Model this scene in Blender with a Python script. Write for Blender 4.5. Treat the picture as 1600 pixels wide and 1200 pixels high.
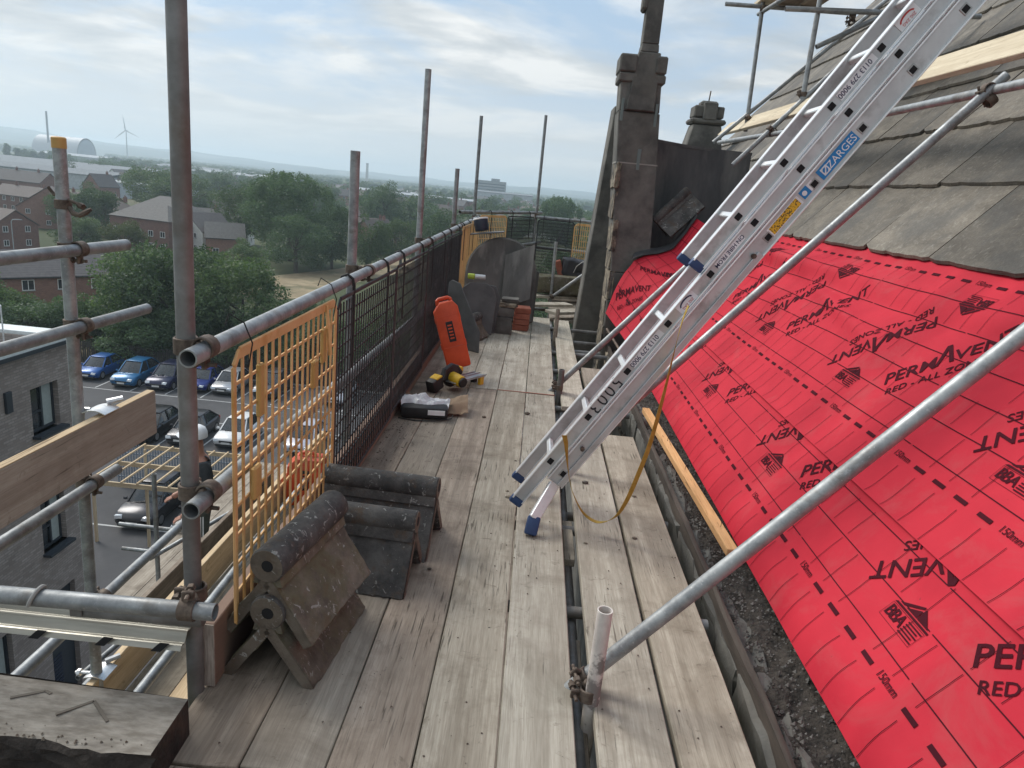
import bpy, bmesh, math, random
import numpy as np
from mathutils import Vector, Matrix
for o in list(bpy.data.objects): bpy.data.objects.remove(o)
SC = bpy.context.scene
COL = SC.collection
R = math.radians
random.seed(4)

# ------------------------------------------------------------------ camera
# x = right, y = along the scaffold deck, z = up; z = 0 is the top of the deck boards
cam_data = bpy.data.cameras.new('camera'); cam = bpy.data.objects.new('camera', cam_data); COL.objects.link(cam)
_Y = Vector((47, 297, -1110)).normalized()
_Z = Vector((400, 4200, 1110)); _Z = (_Z - _Z.dot(_Y)*_Y).normalized()
_X = _Y.cross(_Z)
cam.matrix_world = Matrix.Translation((0, 0, 1.54)) @ Matrix((_X, _Y, _Z)).to_4x4()
cam_data.sensor_width = 36; cam_data.lens = 24.975
cam_data.clip_start = .05; cam_data.clip_end = 30000
SC.camera = cam

# ------------------------------------------------------------------ sky, sun, exposure
SUN_DIR = Vector((-.62, .42, .72)).normalized()      # towards the sun
SUN_EL = math.asin(SUN_DIR.z); SUN_AZ = math.atan2(SUN_DIR.x, SUN_DIR.y)
W = bpy.data.worlds.new('World'); SC.world = W; W.use_nodes = True
def NN(nt, typ, props=None, **ins):
    n = nt.nodes.new(typ)
    for k, v in (props or {}).items(): setattr(n, k, v)
    for k, v in ins.items():
        s = n.inputs[int(k[1:])] if k[0] == '_' and k[1:].isdigit() else n.inputs[k.replace('_', ' ')]
        if isinstance(v, bpy.types.NodeSocket): nt.links.new(v, s)
        elif isinstance(v, bpy.types.Node): nt.links.new(v.outputs[0], s)
        else:
            if hasattr(s.default_value, '__len__') and hasattr(v, '__len__') and len(v) == 3 and len(s.default_value) == 4: v = (*v, 1)
            s.default_value = v
    return n
def RAMP(nt, fac, stops):
    n = nt.nodes.new('ShaderNodeValToRGB'); nt.links.new(fac if isinstance(fac, bpy.types.NodeSocket) else fac.outputs[0], n.inputs[0])
    e = n.color_ramp.elements
    while len(e) < len(stops): e.new(.5)
    for el, (p, c) in zip(e, stops):
        el.position = p; el.color = (c, c, c, 1) if not hasattr(c, '__len__') else (*c, 1)
    return n.outputs[0]
def MIX(nt, fac, a, b, mode='MIX'):
    return NN(nt, 'ShaderNodeMixRGB', {'blend_type': mode}, Fac=fac, Color1=a, Color2=b).outputs[0]
def MATH(nt, op, a, b=0.0, clamp=False):
    return NN(nt, 'ShaderNodeMath', {'operation': op, 'use_clamp': clamp}, _0=a, _1=b).outputs[0]

wt = W.node_tree; wt.nodes.clear()
_sky = NN(wt, 'ShaderNodeTexSky', {'sky_type': 'NISHITA', 'sun_disc': False, 'sun_elevation': SUN_EL, 'sun_rotation': SUN_AZ, 'air_density': 1.0, 'dust_density': 2.0, 'ozone_density': 1.0})
_tc = NN(wt, 'ShaderNodeTexCoord')
_sep = NN(wt, 'ShaderNodeSeparateXYZ', Vector=_tc.outputs['Generated'])
_zc = MATH(wt, 'ADD', MATH(wt, 'MAXIMUM', _sep.outputs[2], 0.0), .11)
_px = MATH(wt, 'DIVIDE', _sep.outputs[0], _zc); _py = MATH(wt, 'DIVIDE', _sep.outputs[1], _zc)
_pv = NN(wt, 'ShaderNodeCombineXYZ', X=_px, Y=_py, Z=3.3).outputs[0]
_n1 = NN(wt, 'ShaderNodeTexNoise', Vector=_pv, Scale=.62, Detail=9, Roughness=.58, Distortion=.35).outputs[0]
_n2 = NN(wt, 'ShaderNodeTexNoise', Vector=NN(wt, 'ShaderNodeVectorMath', {'operation': 'ADD'}, _0=_pv, _1=(4.1, 7.7, 1.5)).outputs[0], Scale=1.15, Detail=8, Roughness=.55, Distortion=.3).outputs[0]
_mask = RAMP(wt, _n1, [(.44, 0.0), (.56, 1.0)])
_ccol = RAMP(wt, _n2, [(.39, (.36, .405, .445)), (.47, (.50, .53, .55)), (.56, (.74, .745, .735))])
_skyc = MIX(wt, 1.0, _sky.outputs[0], (.105, .105, .105), 'MULTIPLY')
_skyp = MIX(wt, .85, _skyc, (.29, .43, .60))
_c = MIX(wt, _mask, _skyp, _ccol)
_hz = RAMP(wt, _sep.outputs[2], [(.0, 1.0), (.06, .80), (.15, .30), (.32, 0.0)])
_c = MIX(wt, _hz, _c, (.555, .59, .605))
# broad glow of the sun behind thin cloud
_dot = NN(wt, 'ShaderNodeVectorMath', {'operation': 'DOT_PRODUCT'}, _0=_tc.outputs['Generated'], _1=tuple(SUN_DIR)).outputs['Value']
_gl = MATH(wt, 'ADD', MATH(wt, 'MULTIPLY', MATH(wt, 'POWER', MATH(wt, 'MAXIMUM', _dot, 0.0), 5.0), .32), 1.0)
_bg = NN(wt, 'ShaderNodeBackground', Color=_c, Strength=_gl)
_wo = NN(wt, 'ShaderNodeOutputWorld', Surface=_bg)

sun_data = bpy.data.lights.new('sun', 'SUN'); sun_data.energy = 2.5; sun_data.angle = R(28); sun_data.color = (1, .955, .88)
sun = bpy.data.objects.new('sun', sun_data); COL.objects.link(sun)
sun.rotation_euler = (-SUN_DIR).to_track_quat('-Z', 'Y').to_euler(); sun.location = (-20, 10, 30)
SC.view_settings.view_transform = 'Standard'; SC.view_settings.look = 'None'
SC.view_settings.exposure = 0.40; SC.view_settings.gamma = 1.0; SC.view_settings.use_curve_mapping = False
SC.render.engine = 'CYCLES'
SC.cycles.use_denoising = True
SC.cycles.volume_bounces = 1; SC.cycles.max_bounces = 7; SC.cycles.diffuse_bounces = 3; SC.cycles.glossy_bounces = 3
SC.cycles.transparent_max_bounces = 8

# ------------------------------------------------------------------ mesh helpers
def frame(d):
    d = Vector(d).normalized(); up = Vector((0, 0, 1)) if abs(d.z) < .95 else Vector((1, 0, 0))
    a = up.cross(d).normalized(); return a, d.cross(a).normalized(), d
class MB:
    def __init__(s): s.v = []; s.f = []
    def add(s, vs, fs):
        k = len(s.v); s.v += [tuple(v) for v in vs]; s.f += [tuple(i + k for i in f) for f in fs]; return s
    def box(s, c, d, m=None):
        hx, hy, hz = d[0]/2, d[1]/2, d[2]/2; c = Vector(c)
        vs = [Vector((x, y, z)) for z in (-hz, hz) for y in (-hy, hy) for x in (-hx, hx)]
        if m is not None: vs = [m @ v for v in vs]
        return s.add([v + c for v in vs], [(0, 2, 3, 1), (4, 5, 7, 6), (0, 1, 5, 4), (2, 6, 7, 3), (0, 4, 6, 2), (1, 3, 7, 5)])
    def bar(s, p, q, w, h, up=(0, 0, 1)):
        p, q = Vector(p), Vector(q); d = (q - p).normalized(); u = Vector(up); u = (u - u.dot(d)*d).normalized(); a = d.cross(u)
        vs = [b + a*i*w/2 + u*j*h/2 for b in (p, q) for i, j in ((-1, -1), (1, -1), (1, 1), (-1, 1))]
        return s.add(vs, [(3, 2, 1, 0), (4, 5, 6, 7), (0, 1, 5, 4), (1, 2, 6, 5), (2, 3, 7, 6), (3, 0, 4, 7)])
    def tube(s, p, q, r, n=14, r2=None, caps=True):
        a, b, d = frame(Vector(q) - Vector(p)); r2 = r if r2 is None else r2
        cs = [(math.cos(2*math.pi*i/n), math.sin(2*math.pi*i/n)) for i in range(n)]
        vs = [Vector(p) + (a*x + b*y)*r for x, y in cs] + [Vector(q) + (a*x + b*y)*r2 for x, y in cs]
        fs = [(i, (i+1) % n, n+(i+1) % n, n+i) for i in range(n)]
        if caps: fs += [tuple(range(n-1, -1, -1)), tuple(range(n, 2*n))]
        return s.add(vs, fs)
    def pipe(s, p, q, r, t=.004, n=18):
        a, b, d = frame(Vector(q) - Vector(p)); P = [Vector(p), Vector(q)]
        cs = [(math.cos(2*math.pi*i/n), math.sin(2*math.pi*i/n)) for i in range(n)]
        vs = [P[e] + (a*x + b*y)*rr for e, rr in ((0, r), (1, r), (1, r-t), (0, r-t)) for x, y in cs]
        fs = [(k*n+i, k*n+(i+1) % n, ((k+1) % 4)*n+(i+1) % n, ((k+1) % 4)*n+i) for k in range(4) for i in range(n)]
        return s.add(vs, fs)
    def path(s, pts, r, n=8, closed=False):
        pts = [Vector(p) for p in pts]; m = len(pts); k = len(s.v); prev = None
        for i, p in enumerate(pts):
            d = (pts[(i+1) % m] - pts[i-1]) if closed else (pts[min(i+1, m-1)] - pts[max(i-1, 0)])
            d.normalize()
            if prev is None: a, b, _ = frame(d)
            else: a = (prev - prev.dot(d)*d).normalized(); b = d.cross(a)
            prev = a; rr = r[i] if hasattr(r, '__len__') else r
            s.v += [tuple(p + (a*math.cos(2*math.pi*j/n) + b*math.sin(2*math.pi*j/n))*rr) for j in range(n)]
        for i in range(m if closed else m-1):
            i2 = (i+1) % m
            s.f += [(k+i*n+j, k+i*n+(j+1) % n, k+i2*n+(j+1) % n, k+i2*n+j) for j in range(n)]
        if not closed: s.f += [tuple(k+j for j in range(n-1, -1, -1)), tuple(k+(m-1)*n+j for j in range(n))]
        return s
    def prism(s, poly, o, ex, ey, ez):
        o, ex, ey, ez = Vector(o), Vector(ex), Vector(ey), Vector(ez); n = len(poly)
        vs = [o + ex*x + ey*y for x, y in poly] + [o + ex*x + ey*y + ez for x, y in poly]
        fs = [tuple(range(n-1, -1, -1)), tuple(range(n, 2*n))] + [(i, (i+1) % n, n+(i+1) % n, n+i) for i in range(n)]
        return s.add(vs, fs)
    def lathe(s, prof, c=(0, 0, 0), n=20, ax=None):
        c = Vector(c); a, b, d = (Vector((1, 0, 0)), Vector((0, 1, 0)), Vector((0, 0, 1))) if ax is None else frame(ax)
        k = len(s.v); m = len(prof)
        for r, z in prof: s.v += [tuple(c + (a*math.cos(2*math.pi*j/n) + b*math.sin(2*math.pi*j/n))*r + d*z) for j in range(n)]
        for i in range(m-1): s.f += [(k+i*n+j, k+i*n+(j+1) % n, k+(i+1)*n+(j+1) % n, k+(i+1)*n+j) for j in range(n)]
        s.f += [tuple(k+j for j in range(n-1, -1, -1)), tuple(k+(m-1)*n+j for j in range(n))]
        return s
    def grid(s, fn, nu, nv, thick=0, flip=False):
        k = len(s.v)
        s.v += [tuple(fn(i/nu, j/nv)) for i in range(nu+1) for j in range(nv+1)]
        for i in range(nu):
            for j in range(nv):
                q = (k+i*(nv+1)+j, k+(i+1)*(nv+1)+j, k+(i+1)*(nv+1)+j+1, k+i*(nv+1)+j+1)
                s.f.append(q[::-1] if flip else q)
        return s
    def build(s, name, mt, parent=None, bev=0, seg=1, smooth=35, world=True, org=None, solid=0, jit=0):
        """links ONE mesh object; coordinates in s are world ones (world=True) or the parent's own"""
        vs = np.array(s.v, float)
        if jit: vs = vs + np.random.RandomState(len(vs)).uniform(-jit, jit, vs.shape)
        if parent is None:
            lo, hi = vs.min(0), vs.max(0)
            o_ = Vector(org) if org is not None else Vector(((lo[0]+hi[0])/2, (lo[1]+hi[1])/2, lo[2]))
            vs = vs - np.array(o_)
        elif world:
            p, off = parent, Vector((0, 0, 0))
            while p is not None: off = off + p.location; p = p.parent
            vs = vs - np.array(off)
        me = bpy.data.meshes.new(name); me.from_pydata([tuple(v) for v in vs], [], s.f)
        if bev or solid:
            bm = bmesh.new(); bm.from_mesh(me)
            if solid: bmesh.ops.solidify(bm, geom=bm.faces[:], thickness=solid)
            if bev: bmesh.ops.bevel(bm, geom=[e for e in bm.edges if len(e.link_faces) == 2 and e.calc_face_angle(0) > R(28)], offset=bev, segments=seg, profile=.5, affect='EDGES', clamp_overlap=True)
            bm.to_mesh(me); bm.free()
        me.update()
        if smooth:
            me.polygons.foreach_set('use_smooth', [True]*len(me.polygons)); me.set_sharp_from_angle(angle=R(smooth))
        me.materials.append(mt)
        o = bpy.data.objects.new(name, me); COL.objects.link(o)
        if parent is None: o.location = o_
        else: o.parent = parent
        return o
def tag(o, label=None, cat=None, group=None, kind=None):
    if label: o['label'] = label
    if cat: o['category'] = cat
    if group: o['group'] = group
    if kind: o['kind'] = kind
    return o
def thing(name, label, cat, loc=(0, 0, 0), group=None, rz=0):
    o = bpy.data.objects.new(name, None); COL.objects.link(o); o.location = loc; o.rotation_euler = (0, 0, rz); o.empty_display_size = .1
    return tag(o, label, cat, group)
def copy_tree(o, parent=None):
    c = o.copy(); COL.objects.link(c)
    if parent is not None: c.parent = parent
    for ch in list(o.children): copy_tree(ch, c)
    return c
_txt = {}
def text_poly(s, size=1.0, shear=0, offset=0, space=1.0, align='LEFT'):
    """verts (2D) and faces of lettering in Blender's own font"""
    key = (s, shear, offset, space)
    if key not in _txt:
        cu = bpy.data.curves.new('lettering', 'FONT'); cu.body = s; cu.size = 1; cu.shear = shear; cu.offset = offset; cu.space_character = space; cu.resolution_u = 3
        ob = bpy.data.objects.new('lettering', cu); COL.objects.link(ob)
        dg = bpy.context.evaluated_depsgraph_get(); me = bpy.data.meshes.new_from_object(ob.evaluated_get(dg))
        V = np.array([v.co[:2] for v in me.vertices]); F = [tuple(p.vertices) for p in me.polygons]
        bpy.data.objects.remove(ob); bpy.data.curves.remove(cu); bpy.data.meshes.remove(me); _txt[key] = (V, F)
    V, F = _txt[key]; V = V.copy()
    if align == 'CENTER': V[:, 0] -= (V[:, 0].min() + V[:, 0].max())/2
    return V*size, F
# ------------------------------------------------------------------ materials
def newmat(name):
    m = bpy.data.materials.new(name); m.use_nodes = True; nt = m.node_tree; nt.nodes.clear()
    return m, nt
def finish(nt, col, rough=.8, metal=0., bump=None, bstr=.3, bdist=.01, spec=.5, extra=None):
    b = NN(nt, 'ShaderNodeBsdfPrincipled', Base_Color=col, Roughness=rough, Metallic=metal, **{'Specular_IOR_Level': spec})
    if bump is not None:
        bn = NN(nt, 'ShaderNodeBump', Height=bump, Strength=bstr, Distance=bdist); nt.links.new(bn.outputs[0], b.inputs['Normal'])
    for k, v in (extra or {}).items():
        s = b.inputs[k]
        s.default_value = v
    NN(nt, 'ShaderNodeOutputMaterial', Surface=b); return b
def coords(nt, stretch=(1, 1, 1), kind='Object', rnd=True):
    tc = NN(nt, 'ShaderNodeTexCoord'); v = tc.outputs[kind]
    if rnd:
        oi = NN(nt, 'ShaderNodeObjectInfo'); v = NN(nt, 'ShaderNodeVectorMath', {'operation': 'ADD'}, _0=v, _1=NN(nt, 'ShaderNodeVectorMath', {'operation': 'SCALE'}, _0=(7.1, 13.3, 5.7), Scale=oi.outputs['Random']).outputs[0]).outputs[0]
    return NN(nt, 'ShaderNodeMapping', {'vector_type': 'POINT'}, Vector=v, Scale=stretch).outputs[0]
def noise(nt, v, sc, det=6, ro=.55, dist=0): return NN(nt, 'ShaderNodeTexNoise', Vector=v, Scale=sc, Detail=det, Roughness=ro, Distortion=dist).outputs[0]
def tint(nt, col, amt):
    oi = NN(nt, 'ShaderNodeObjectInfo'); mr = NN(nt, 'ShaderNodeMapRange', Value=oi.outputs['Random'], _3=1-amt, _4=1+amt)
    return NN(nt, 'ShaderNodeVectorMath', {'operation': 'SCALE'}, _0=col, Scale=mr.outputs[0]).outputs[0]
def pbr(name, c1, c2, sc=6, rough=.8, metal=0, bump=.3, bsc=40, bdist=.004, stretch=(1, 1, 1), rnd=.08, c3=None, sc3=2, t3=(.55, .7), spec=.4, det=6, kind='Object'):
    m, nt = newmat(name); v = coords(nt, stretch, kind)
    col = RAMP(nt, noise(nt, v, sc, det, .62), [(.37, c1), (.63, c2)])
    if c3 is not None: col = MIX(nt, RAMP(nt, noise(nt, v, sc3, 7, .62), [(t3[0], 0.0), (t3[1], 1.0)]), col, c3)
    if rnd: col = tint(nt, col, rnd)
    finish(nt, col, rough, metal, noise(nt, v, bsc, 5) if bump else None, bump, bdist, spec); return m
def flat(name, c, rough=.5, metal=0, spec=.5): return pbr(name, tuple(x*.93 for x in c), tuple(min(1, x*1.07) for x in c), 9, rough, metal, .08, 60, .002, rnd=.02, spec=spec)

def wood(name, ca, cb, dark, rnd=.12, ax='y', dirt=.6, bump=.35, pale=None):
    m, nt = newmat(name); st = {'y': (1, .045, 1), 'x': (.045, 1, 1), 'z': (1, 1, .045)}[ax]
    vg = coords(nt, st); v = coords(nt)
    g1 = MATH(nt, 'ADD', MATH(nt, 'MULTIPLY', noise(nt, vg, 55, 6, .6, .25), .5), MATH(nt, 'MULTIPLY', noise(nt, vg, 230, 4, .6), .5)); g2 = noise(nt, vg, 12, 4, .5, .6)
    col = RAMP(nt, g1, [(.40, ca), (.60, cb)])
    col = MIX(nt, RAMP(nt, g2, [(.42, .42), (.62, 0.0)]), col, dark)
    col = MIX(nt, RAMP(nt, noise(nt, v, 3.1, 8, .68, .5), [(.47, 0.0), (.66, dirt)]), col, dark)
    if pale is not None: col = MIX(nt, RAMP(nt, noise(nt, v, 1.7, 5, .6), [(.5, 0.0), (.68, .55)]), col, pale)
    ck = MATH(nt, 'MULTIPLY', RAMP(nt, noise(nt, vg, 120, 3, .5, .4), [(.60, 0.0), (.66, 1.0)]), RAMP(nt, noise(nt, v, 2.3, 3), [(.48, 0.0), (.6, 1.0)]))
    col = MIX(nt, MATH(nt, 'MULTIPLY', ck, .75), col, tuple(x*.4 for x in dark))
    col = MIX(nt, RAMP(nt, noise(nt, v, 14, 6, .7, 1.0), [(.60, 0.0), (.68, .55)]), col, tuple(x*.8 for x in dark))
    col = tint(nt, col, rnd)
    finish(nt, col, .86, 0, g1, bump, .003, .25); return m
M = {}
M['board'] = wood('weathered_board', (.31, .27, .215), (.45, .405, .33), (.165, .135, .10), dirt=.7)
M['board_pale'] = wood('pale_weathered_board', (.375, .34, .28), (.53, .49, .415), (.21, .178, .14), dirt=.6)
M['board_brown'] = wood('brown_board', (.27, .218, .172), (.39, .328, .265), (.135, .106, .082), dirt=.7)
M['board_grey'] = wood('grey_board', (.28, .242, .198), (.40, .355, .295), (.145, .118, .092), dirt=.7)
M['board_new'] = wood('new_pine', (.55, .415, .26), (.68, .54, .36), (.36, .25, .15), dirt=.25)
M['board_newx'] = wood('new_pine_x', (.55, .44, .29), (.66, .55, .38), (.38, .28, .18), ax='x', dirt=.25)
M['board_newz'] = wood('new_pine_z', (.55, .44, .29), (.66, .55, .38), (.38, .28, .18), ax='z', dirt=.25)
M['board_cream'] = wood('cream_board', (.56, .48, .35), (.70, .62, .48), (.40, .32, .22), dirt=.2)
M['batten'] = wood('orange_batten', (.60, .33, .14), (.74, .45, .22), (.40, .20, .09), dirt=.12)
M['toe_pale'] = wood('pale_brown_toe_board', (.33, .285, .24), (.43, .385, .335), (.23, .195, .16), dirt=.5)
M['ply'] = pbr('toe_board_ply', (.19, .125, .095), (.27, .185, .14), 5, .8, 0, .2, 40, .002, (1, .2, 1), c3=(.12, .09, .075), sc3=3)
def galv():
    m, nt = newmat('galvanised_steel'); v = coords(nt)
    col = RAMP(nt, noise(nt, v, 14, 8, .7), [(.36, (.20, .21, .22)), (.62, (.34, .355, .36))])
    col = MIX(nt, RAMP(nt, noise(nt, v, 4.5, 8, .7, .4), [(.52, 0.0), (.64, .7)]), col, (.15, .135, .12))
    col = MIX(nt, RAMP(nt, noise(nt, v, 70, 3, .5), [(.64, 0.0), (.72, .5)]), col, (.45, .45, .45))
    col = tint(nt, col, .16)
    ro = RAMP(nt, noise(nt, v, 9, 6), [(.35, .42), (.65, .62)])
    finish(nt, col, ro, .55, noise(nt, v, 90, 4), .12, .002); return m
M['galv'] = galv()
M['galv_old'] = pbr('old_galvanised', (.15, .145, .14), (.26, .26, .26), 7, .6, .5, .2, 60, .002, c3=(.15, .125, .105), sc3=3, t3=(.52, .68))
M['painted_tube'] = pbr('painted_tube', (.52, .47, .44), (.66, .61, .57), 12, .75, 0, .3, 60, .003, c3=(.20, .18, .17), sc3=9, t3=(.54, .6))
M['rust'] = pbr('coupler_rust', (.075, .055, .045), (.17, .135, .11), 30, .7, .45, .5, 80, .003, c3=(.24, .2, .16), sc3=12, t3=(.55, .7))
M['zinc'] = pbr('bright_zinc', (.52, .53, .54), (.68, .69, .70), 20, .35, .75, .1, 60, .001)
M['alu'] = pbr('ladder_aluminium', (.47, .475, .485), (.58, .585, .59), 5, .40, .62, .1, 90, .001, (1, 1, 1), rnd=.03, c3=(.33, .325, .32), sc3=6, t3=(.53, .68))
M['alu_lip'] = pbr('ladder_lip', (.74, .745, .75), (.84, .845, .85), 8, .35, .6, .05, 60, .001, rnd=.02)
M['cap_blue'] = flat('ladder_cap_blue', (.018, .048, .135), .55)
M['hole'] = flat('dark_hollow', (.008, .008, .009), .9)
M['white_label'] = flat('white_label', (.72, .73, .75), .5)
M['blue_label'] = flat('blue_label', (.01, .20, .50), .45)
M['black_ink'] = flat('black_ink', (.012, .012, .016), .6)
M['navy_ink'] = flat('navy_ink', (.015, .018, .07), .6)
M['red_ink'] = flat('red_ink', (.45, .03, .03), .6)
M['white_ink'] = flat('white_ink', (.8, .8, .8), .6)
def speck(name, a, b, sc, t):
    m, nt = newmat(name); v = coords(nt); col = MIX(nt, RAMP(nt, noise(nt, v, sc, 3, .6), [(t, 0.0), (t+.03, 1.0)]), a, b); finish(nt, col, .5); return m
M['warn_label'] = speck('yellow_warning_label', (.72, .42, .02), (.05, .04, .02), 140, .53)
M['strap'] = pbr('mustard_webbing', (.33, .215, .03), (.44, .30, .06), 30, .8, 0, .4, 200, .002)
M['yellow'] = pbr('yellow_plastic', (.58, .335, .135), (.70, .435, .20), 5, .5, 0, .1, 60, .002, c3=(.50, .25, .06), sc3=6, rnd=.05)
M['yellow_dirty'] = pbr('dirty_yellow_plastic', (.42, .25, .075), (.54, .33, .12), 9, .6, 0, .2, 60, .002, rnd=.05)
M['black_pl'] = pbr('black_plastic_mesh', (.016, .017, .020), (.035, .036, .040), 8, .55, 0, .1, 60, .002, c3=(.085, .083, .08), sc3=14, t3=(.55, .72), rnd=.05)
M['cord'] = flat('black_cord', (.02, .02, .02), .8)
M['orange'] = pbr('orange_case_plastic', (.55, .065, .018), (.68, .095, .03), 7, .45, 0, .12, 70, .002, c3=(.42, .10, .06), sc3=5, rnd=.02)
M['black'] = pbr('black_plastic', (.014, .014, .015), (.03, .03, .03), 10, .55, 0, .1, 60, .002)
M['dewyel'] = pbr('tool_yellow', (.55, .32, .015), (.68, .42, .03), 10, .5, 0, .1, 60, .002, c3=(.3, .22, .1), sc3=8, t3=(.6, .75))
M['steel'] = pbr('worn_steel', (.30, .30, .30), (.45, .45, .45), 14, .35, .8, .1, 60, .001)
M['film'] = pbr('crumpled_white_wrap', (.42, .42, .44), (.66, .66, .68), 14, .35, 0, .9, 22, .02)
M['card'] = pbr('torn_cardboard', (.20, .13, .085), (.30, .21, .14), 8, .9, 0, .4, 40, .004)
def tilemat(name, a, b, moss=None):
    m, nt = newmat(name); v = coords(nt)
    col = RAMP(nt, noise(nt, v, 9, 8, .68), [(.38, a), (.62, b)])
    if moss is not None: col = MIX(nt, RAMP(nt, noise(nt, v, 5.5, 7, .7), [(.44, 0.0), (.58, .85)]), col, moss)
    col = MIX(nt, RAMP(nt, noise(nt, v, 26, 5, .65, 1.2), [(.61, 0.0), (.66, .8)]), col, (.36, .36, .34))
    col = MIX(nt, RAMP(nt, noise(nt, v, 11, 6, .7), [(.54, 0.0), (.66, .7)]), col, (.10, .068, .045))
    finish(nt, tint(nt, col, .1), .80, 0, noise(nt, v, 30, 8, .70), .9, .010, .35); return m
M['ridge'] = tilemat('ridge_tile_dark', (.048, .047, .047), (.115, .111, .105))
M['ridge_moss'] = tilemat('ridge_tile_lichen', (.080, .068, .054), (.185, .160, .125), (.125, .120, .070))
M['ridge_end'] = tilemat('ridge_tile_broken_end', (.10, .08, .062), (.17, .142, .112))
M['soot_stone'] = pbr('sooty_stone', (.072, .070, .065), (.15, .145, .132), 4, .9, 0, .6, 30, .008, c3=(.115, .107, .094), sc3=2.3, t3=(.52, .72), rnd=.06)
M['pale_stone'] = pbr('rough_pale_stone', (.13, .108, .080), (.29, .25, .19), 15, .92, 0, 1.0, 30, .02, c3=(.055, .048, .042), sc3=8, t3=(.46, .58), rnd=.1)
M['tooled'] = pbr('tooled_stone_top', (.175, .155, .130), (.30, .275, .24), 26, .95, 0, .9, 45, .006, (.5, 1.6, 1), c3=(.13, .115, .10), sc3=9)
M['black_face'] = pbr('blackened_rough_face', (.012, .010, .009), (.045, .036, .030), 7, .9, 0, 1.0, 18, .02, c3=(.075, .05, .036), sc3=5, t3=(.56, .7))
M['lead'] = pbr('dark_felt_cheek', (.062, .063, .066), (.105, .105, .107), 5, .75, 0, .5, 18, .010, (1, 1, .3), c3=(.14, .137, .132), sc3=4, t3=(.5, .68), rnd=.03)
M['carved'] = flat('carved_groove', (.135, .118, .098), .95)
M['mortar'] = flat('pale_mortar', (.26, .25, .23), .95)
M['cramp'] = flat('verdigris_cramp', (.13, .165, .16), .6)
M['dpc'] = pbr('black_flashing_sheet', (.030, .031, .034), (.058, .058, .061), 6, .6, 0, .3, 30, .004)
def slatemat():
    m, nt = newmat('roof_slate'); v = coords(nt); vs = coords(nt, (1, .35, 1))
    col = RAMP(nt, noise(nt, vs, 5, 9, .72, .6), [(.34, (.078, .067, .053)), (.5, (.125, .109, .087)), (.66, (.180, .158, .127))])
    col = MIX(nt, RAMP(nt, noise(nt, v, 30, 6, .7), [(.54, 0.0), (.66, .7)]), col, (.23, .215, .185))
    col = MIX(nt, RAMP(nt, noise(nt, v, 2.2, 5, .6), [(.48, 0.0), (.62, .7)]), col, (.075, .072, .066))
    col = MIX(nt, .55, col, RAMP(nt, noise(nt, v, 75, 4, .7), [(.36, .70), (.64, 1.25)]), 'MULTIPLY')
    finish(nt, tint(nt, col, .22), .72, 0, noise(nt, vs, 11, 9, .72, .6), .8, .008, .4); return m
M['slate'] = slatemat()
M['slab_grey'] = pbr('weathered_slab', (.085, .084, .080), (.155, .152, .145), 4, .85, 0, .6, 20, .010, (1, 1, .35), c3=(.20, .195, .185), sc3=5, t3=(.52, .68), rnd=.05)
M['slate_grey'] = pbr('sawn_slate_sheet', (.080, .082, .083), (.125, .127, .127), 4, .7, 0, .25, 40, .003, rnd=.05)
def redmat():
    m, nt = newmat('red_membrane'); v = coords(nt, rnd=False)
    col = RAMP(nt, noise(nt, v, 3, 6), [(.36, (.43, .017, .034)), (.64, (.51, .023, .042))])
    col = MIX(nt, RAMP(nt, noise(nt, v, 2.3, 8, .7, .6), [(.54, 0.0), (.70, .5)]), col, (.40, .075, .08))
    col = MIX(nt, RAMP(nt, noise(nt, v, 26, 3, .5), [(.75, 0.0), (.79, .7)]), col, (.16, .03, .03))
    finish(nt, col, .72, 0, MATH(nt, 'ADD', MATH(nt, 'MULTIPLY', noise(nt, v, 420, 2), .05), noise(nt, v, 9, 6, .6, .8)), .18, .010, .18); return m
M['red'] = redmat()
M['red_print'] = flat('membrane_print', (.055, .008, .014), .9, 0, .1)
M['rubble'] = pbr('gutter_grit', (.018, .015, .013), (.060, .050, .042), 28, .95, 0, 1.0, 60, .02, c3=(.11, .10, .09), sc3=60, t3=(.66, .72), rnd=0)
M['grit'] = pbr('loose_grit', (.05, .045, .04), (.16, .15, .14), 9, .95, 0, .5, 40, .004, rnd=.4)
M['gutter_edge'] = pbr('rotten_gutter_edge', (.030, .024, .020), (.085, .068, .056), 10, .9, 0, .8, 30, .01, (1, .15, 1), c3=(.12, .09, .07), sc3=6)
M['brick_red'] = pbr('red_brick', (.26, .085, .055), (.36, .13, .085), 10, .85, 0, .5, 40, .004, rnd=.12)
M['rope'] = flat('white_rope', (.55, .54, .52), .8)
M['hivis'] = flat('hivis_yellow', (.38, .48, .06), .6)
M['silver_tape'] = flat('silver_tape', (.55, .56, .56), .4, .3)
M['navy'] = flat('navy_tin', (.02, .028, .05), .5)
M['tin_rim'] = flat('white_rim', (.75, .75, .76), .4)
M['gold_strip'] = pbr('pale_ribbed_metal', (.26, .25, .215), (.40, .385, .335), 5, .38, .55, .15, 40, .003, (.3, 2, 2), rnd=0)
M['ply_end'] = pbr('ply_end_grain', (.26, .21, .18), (.40, .34, .29), 30, .9, 0, .3, 60, .002, (6, 1, .6))
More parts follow.
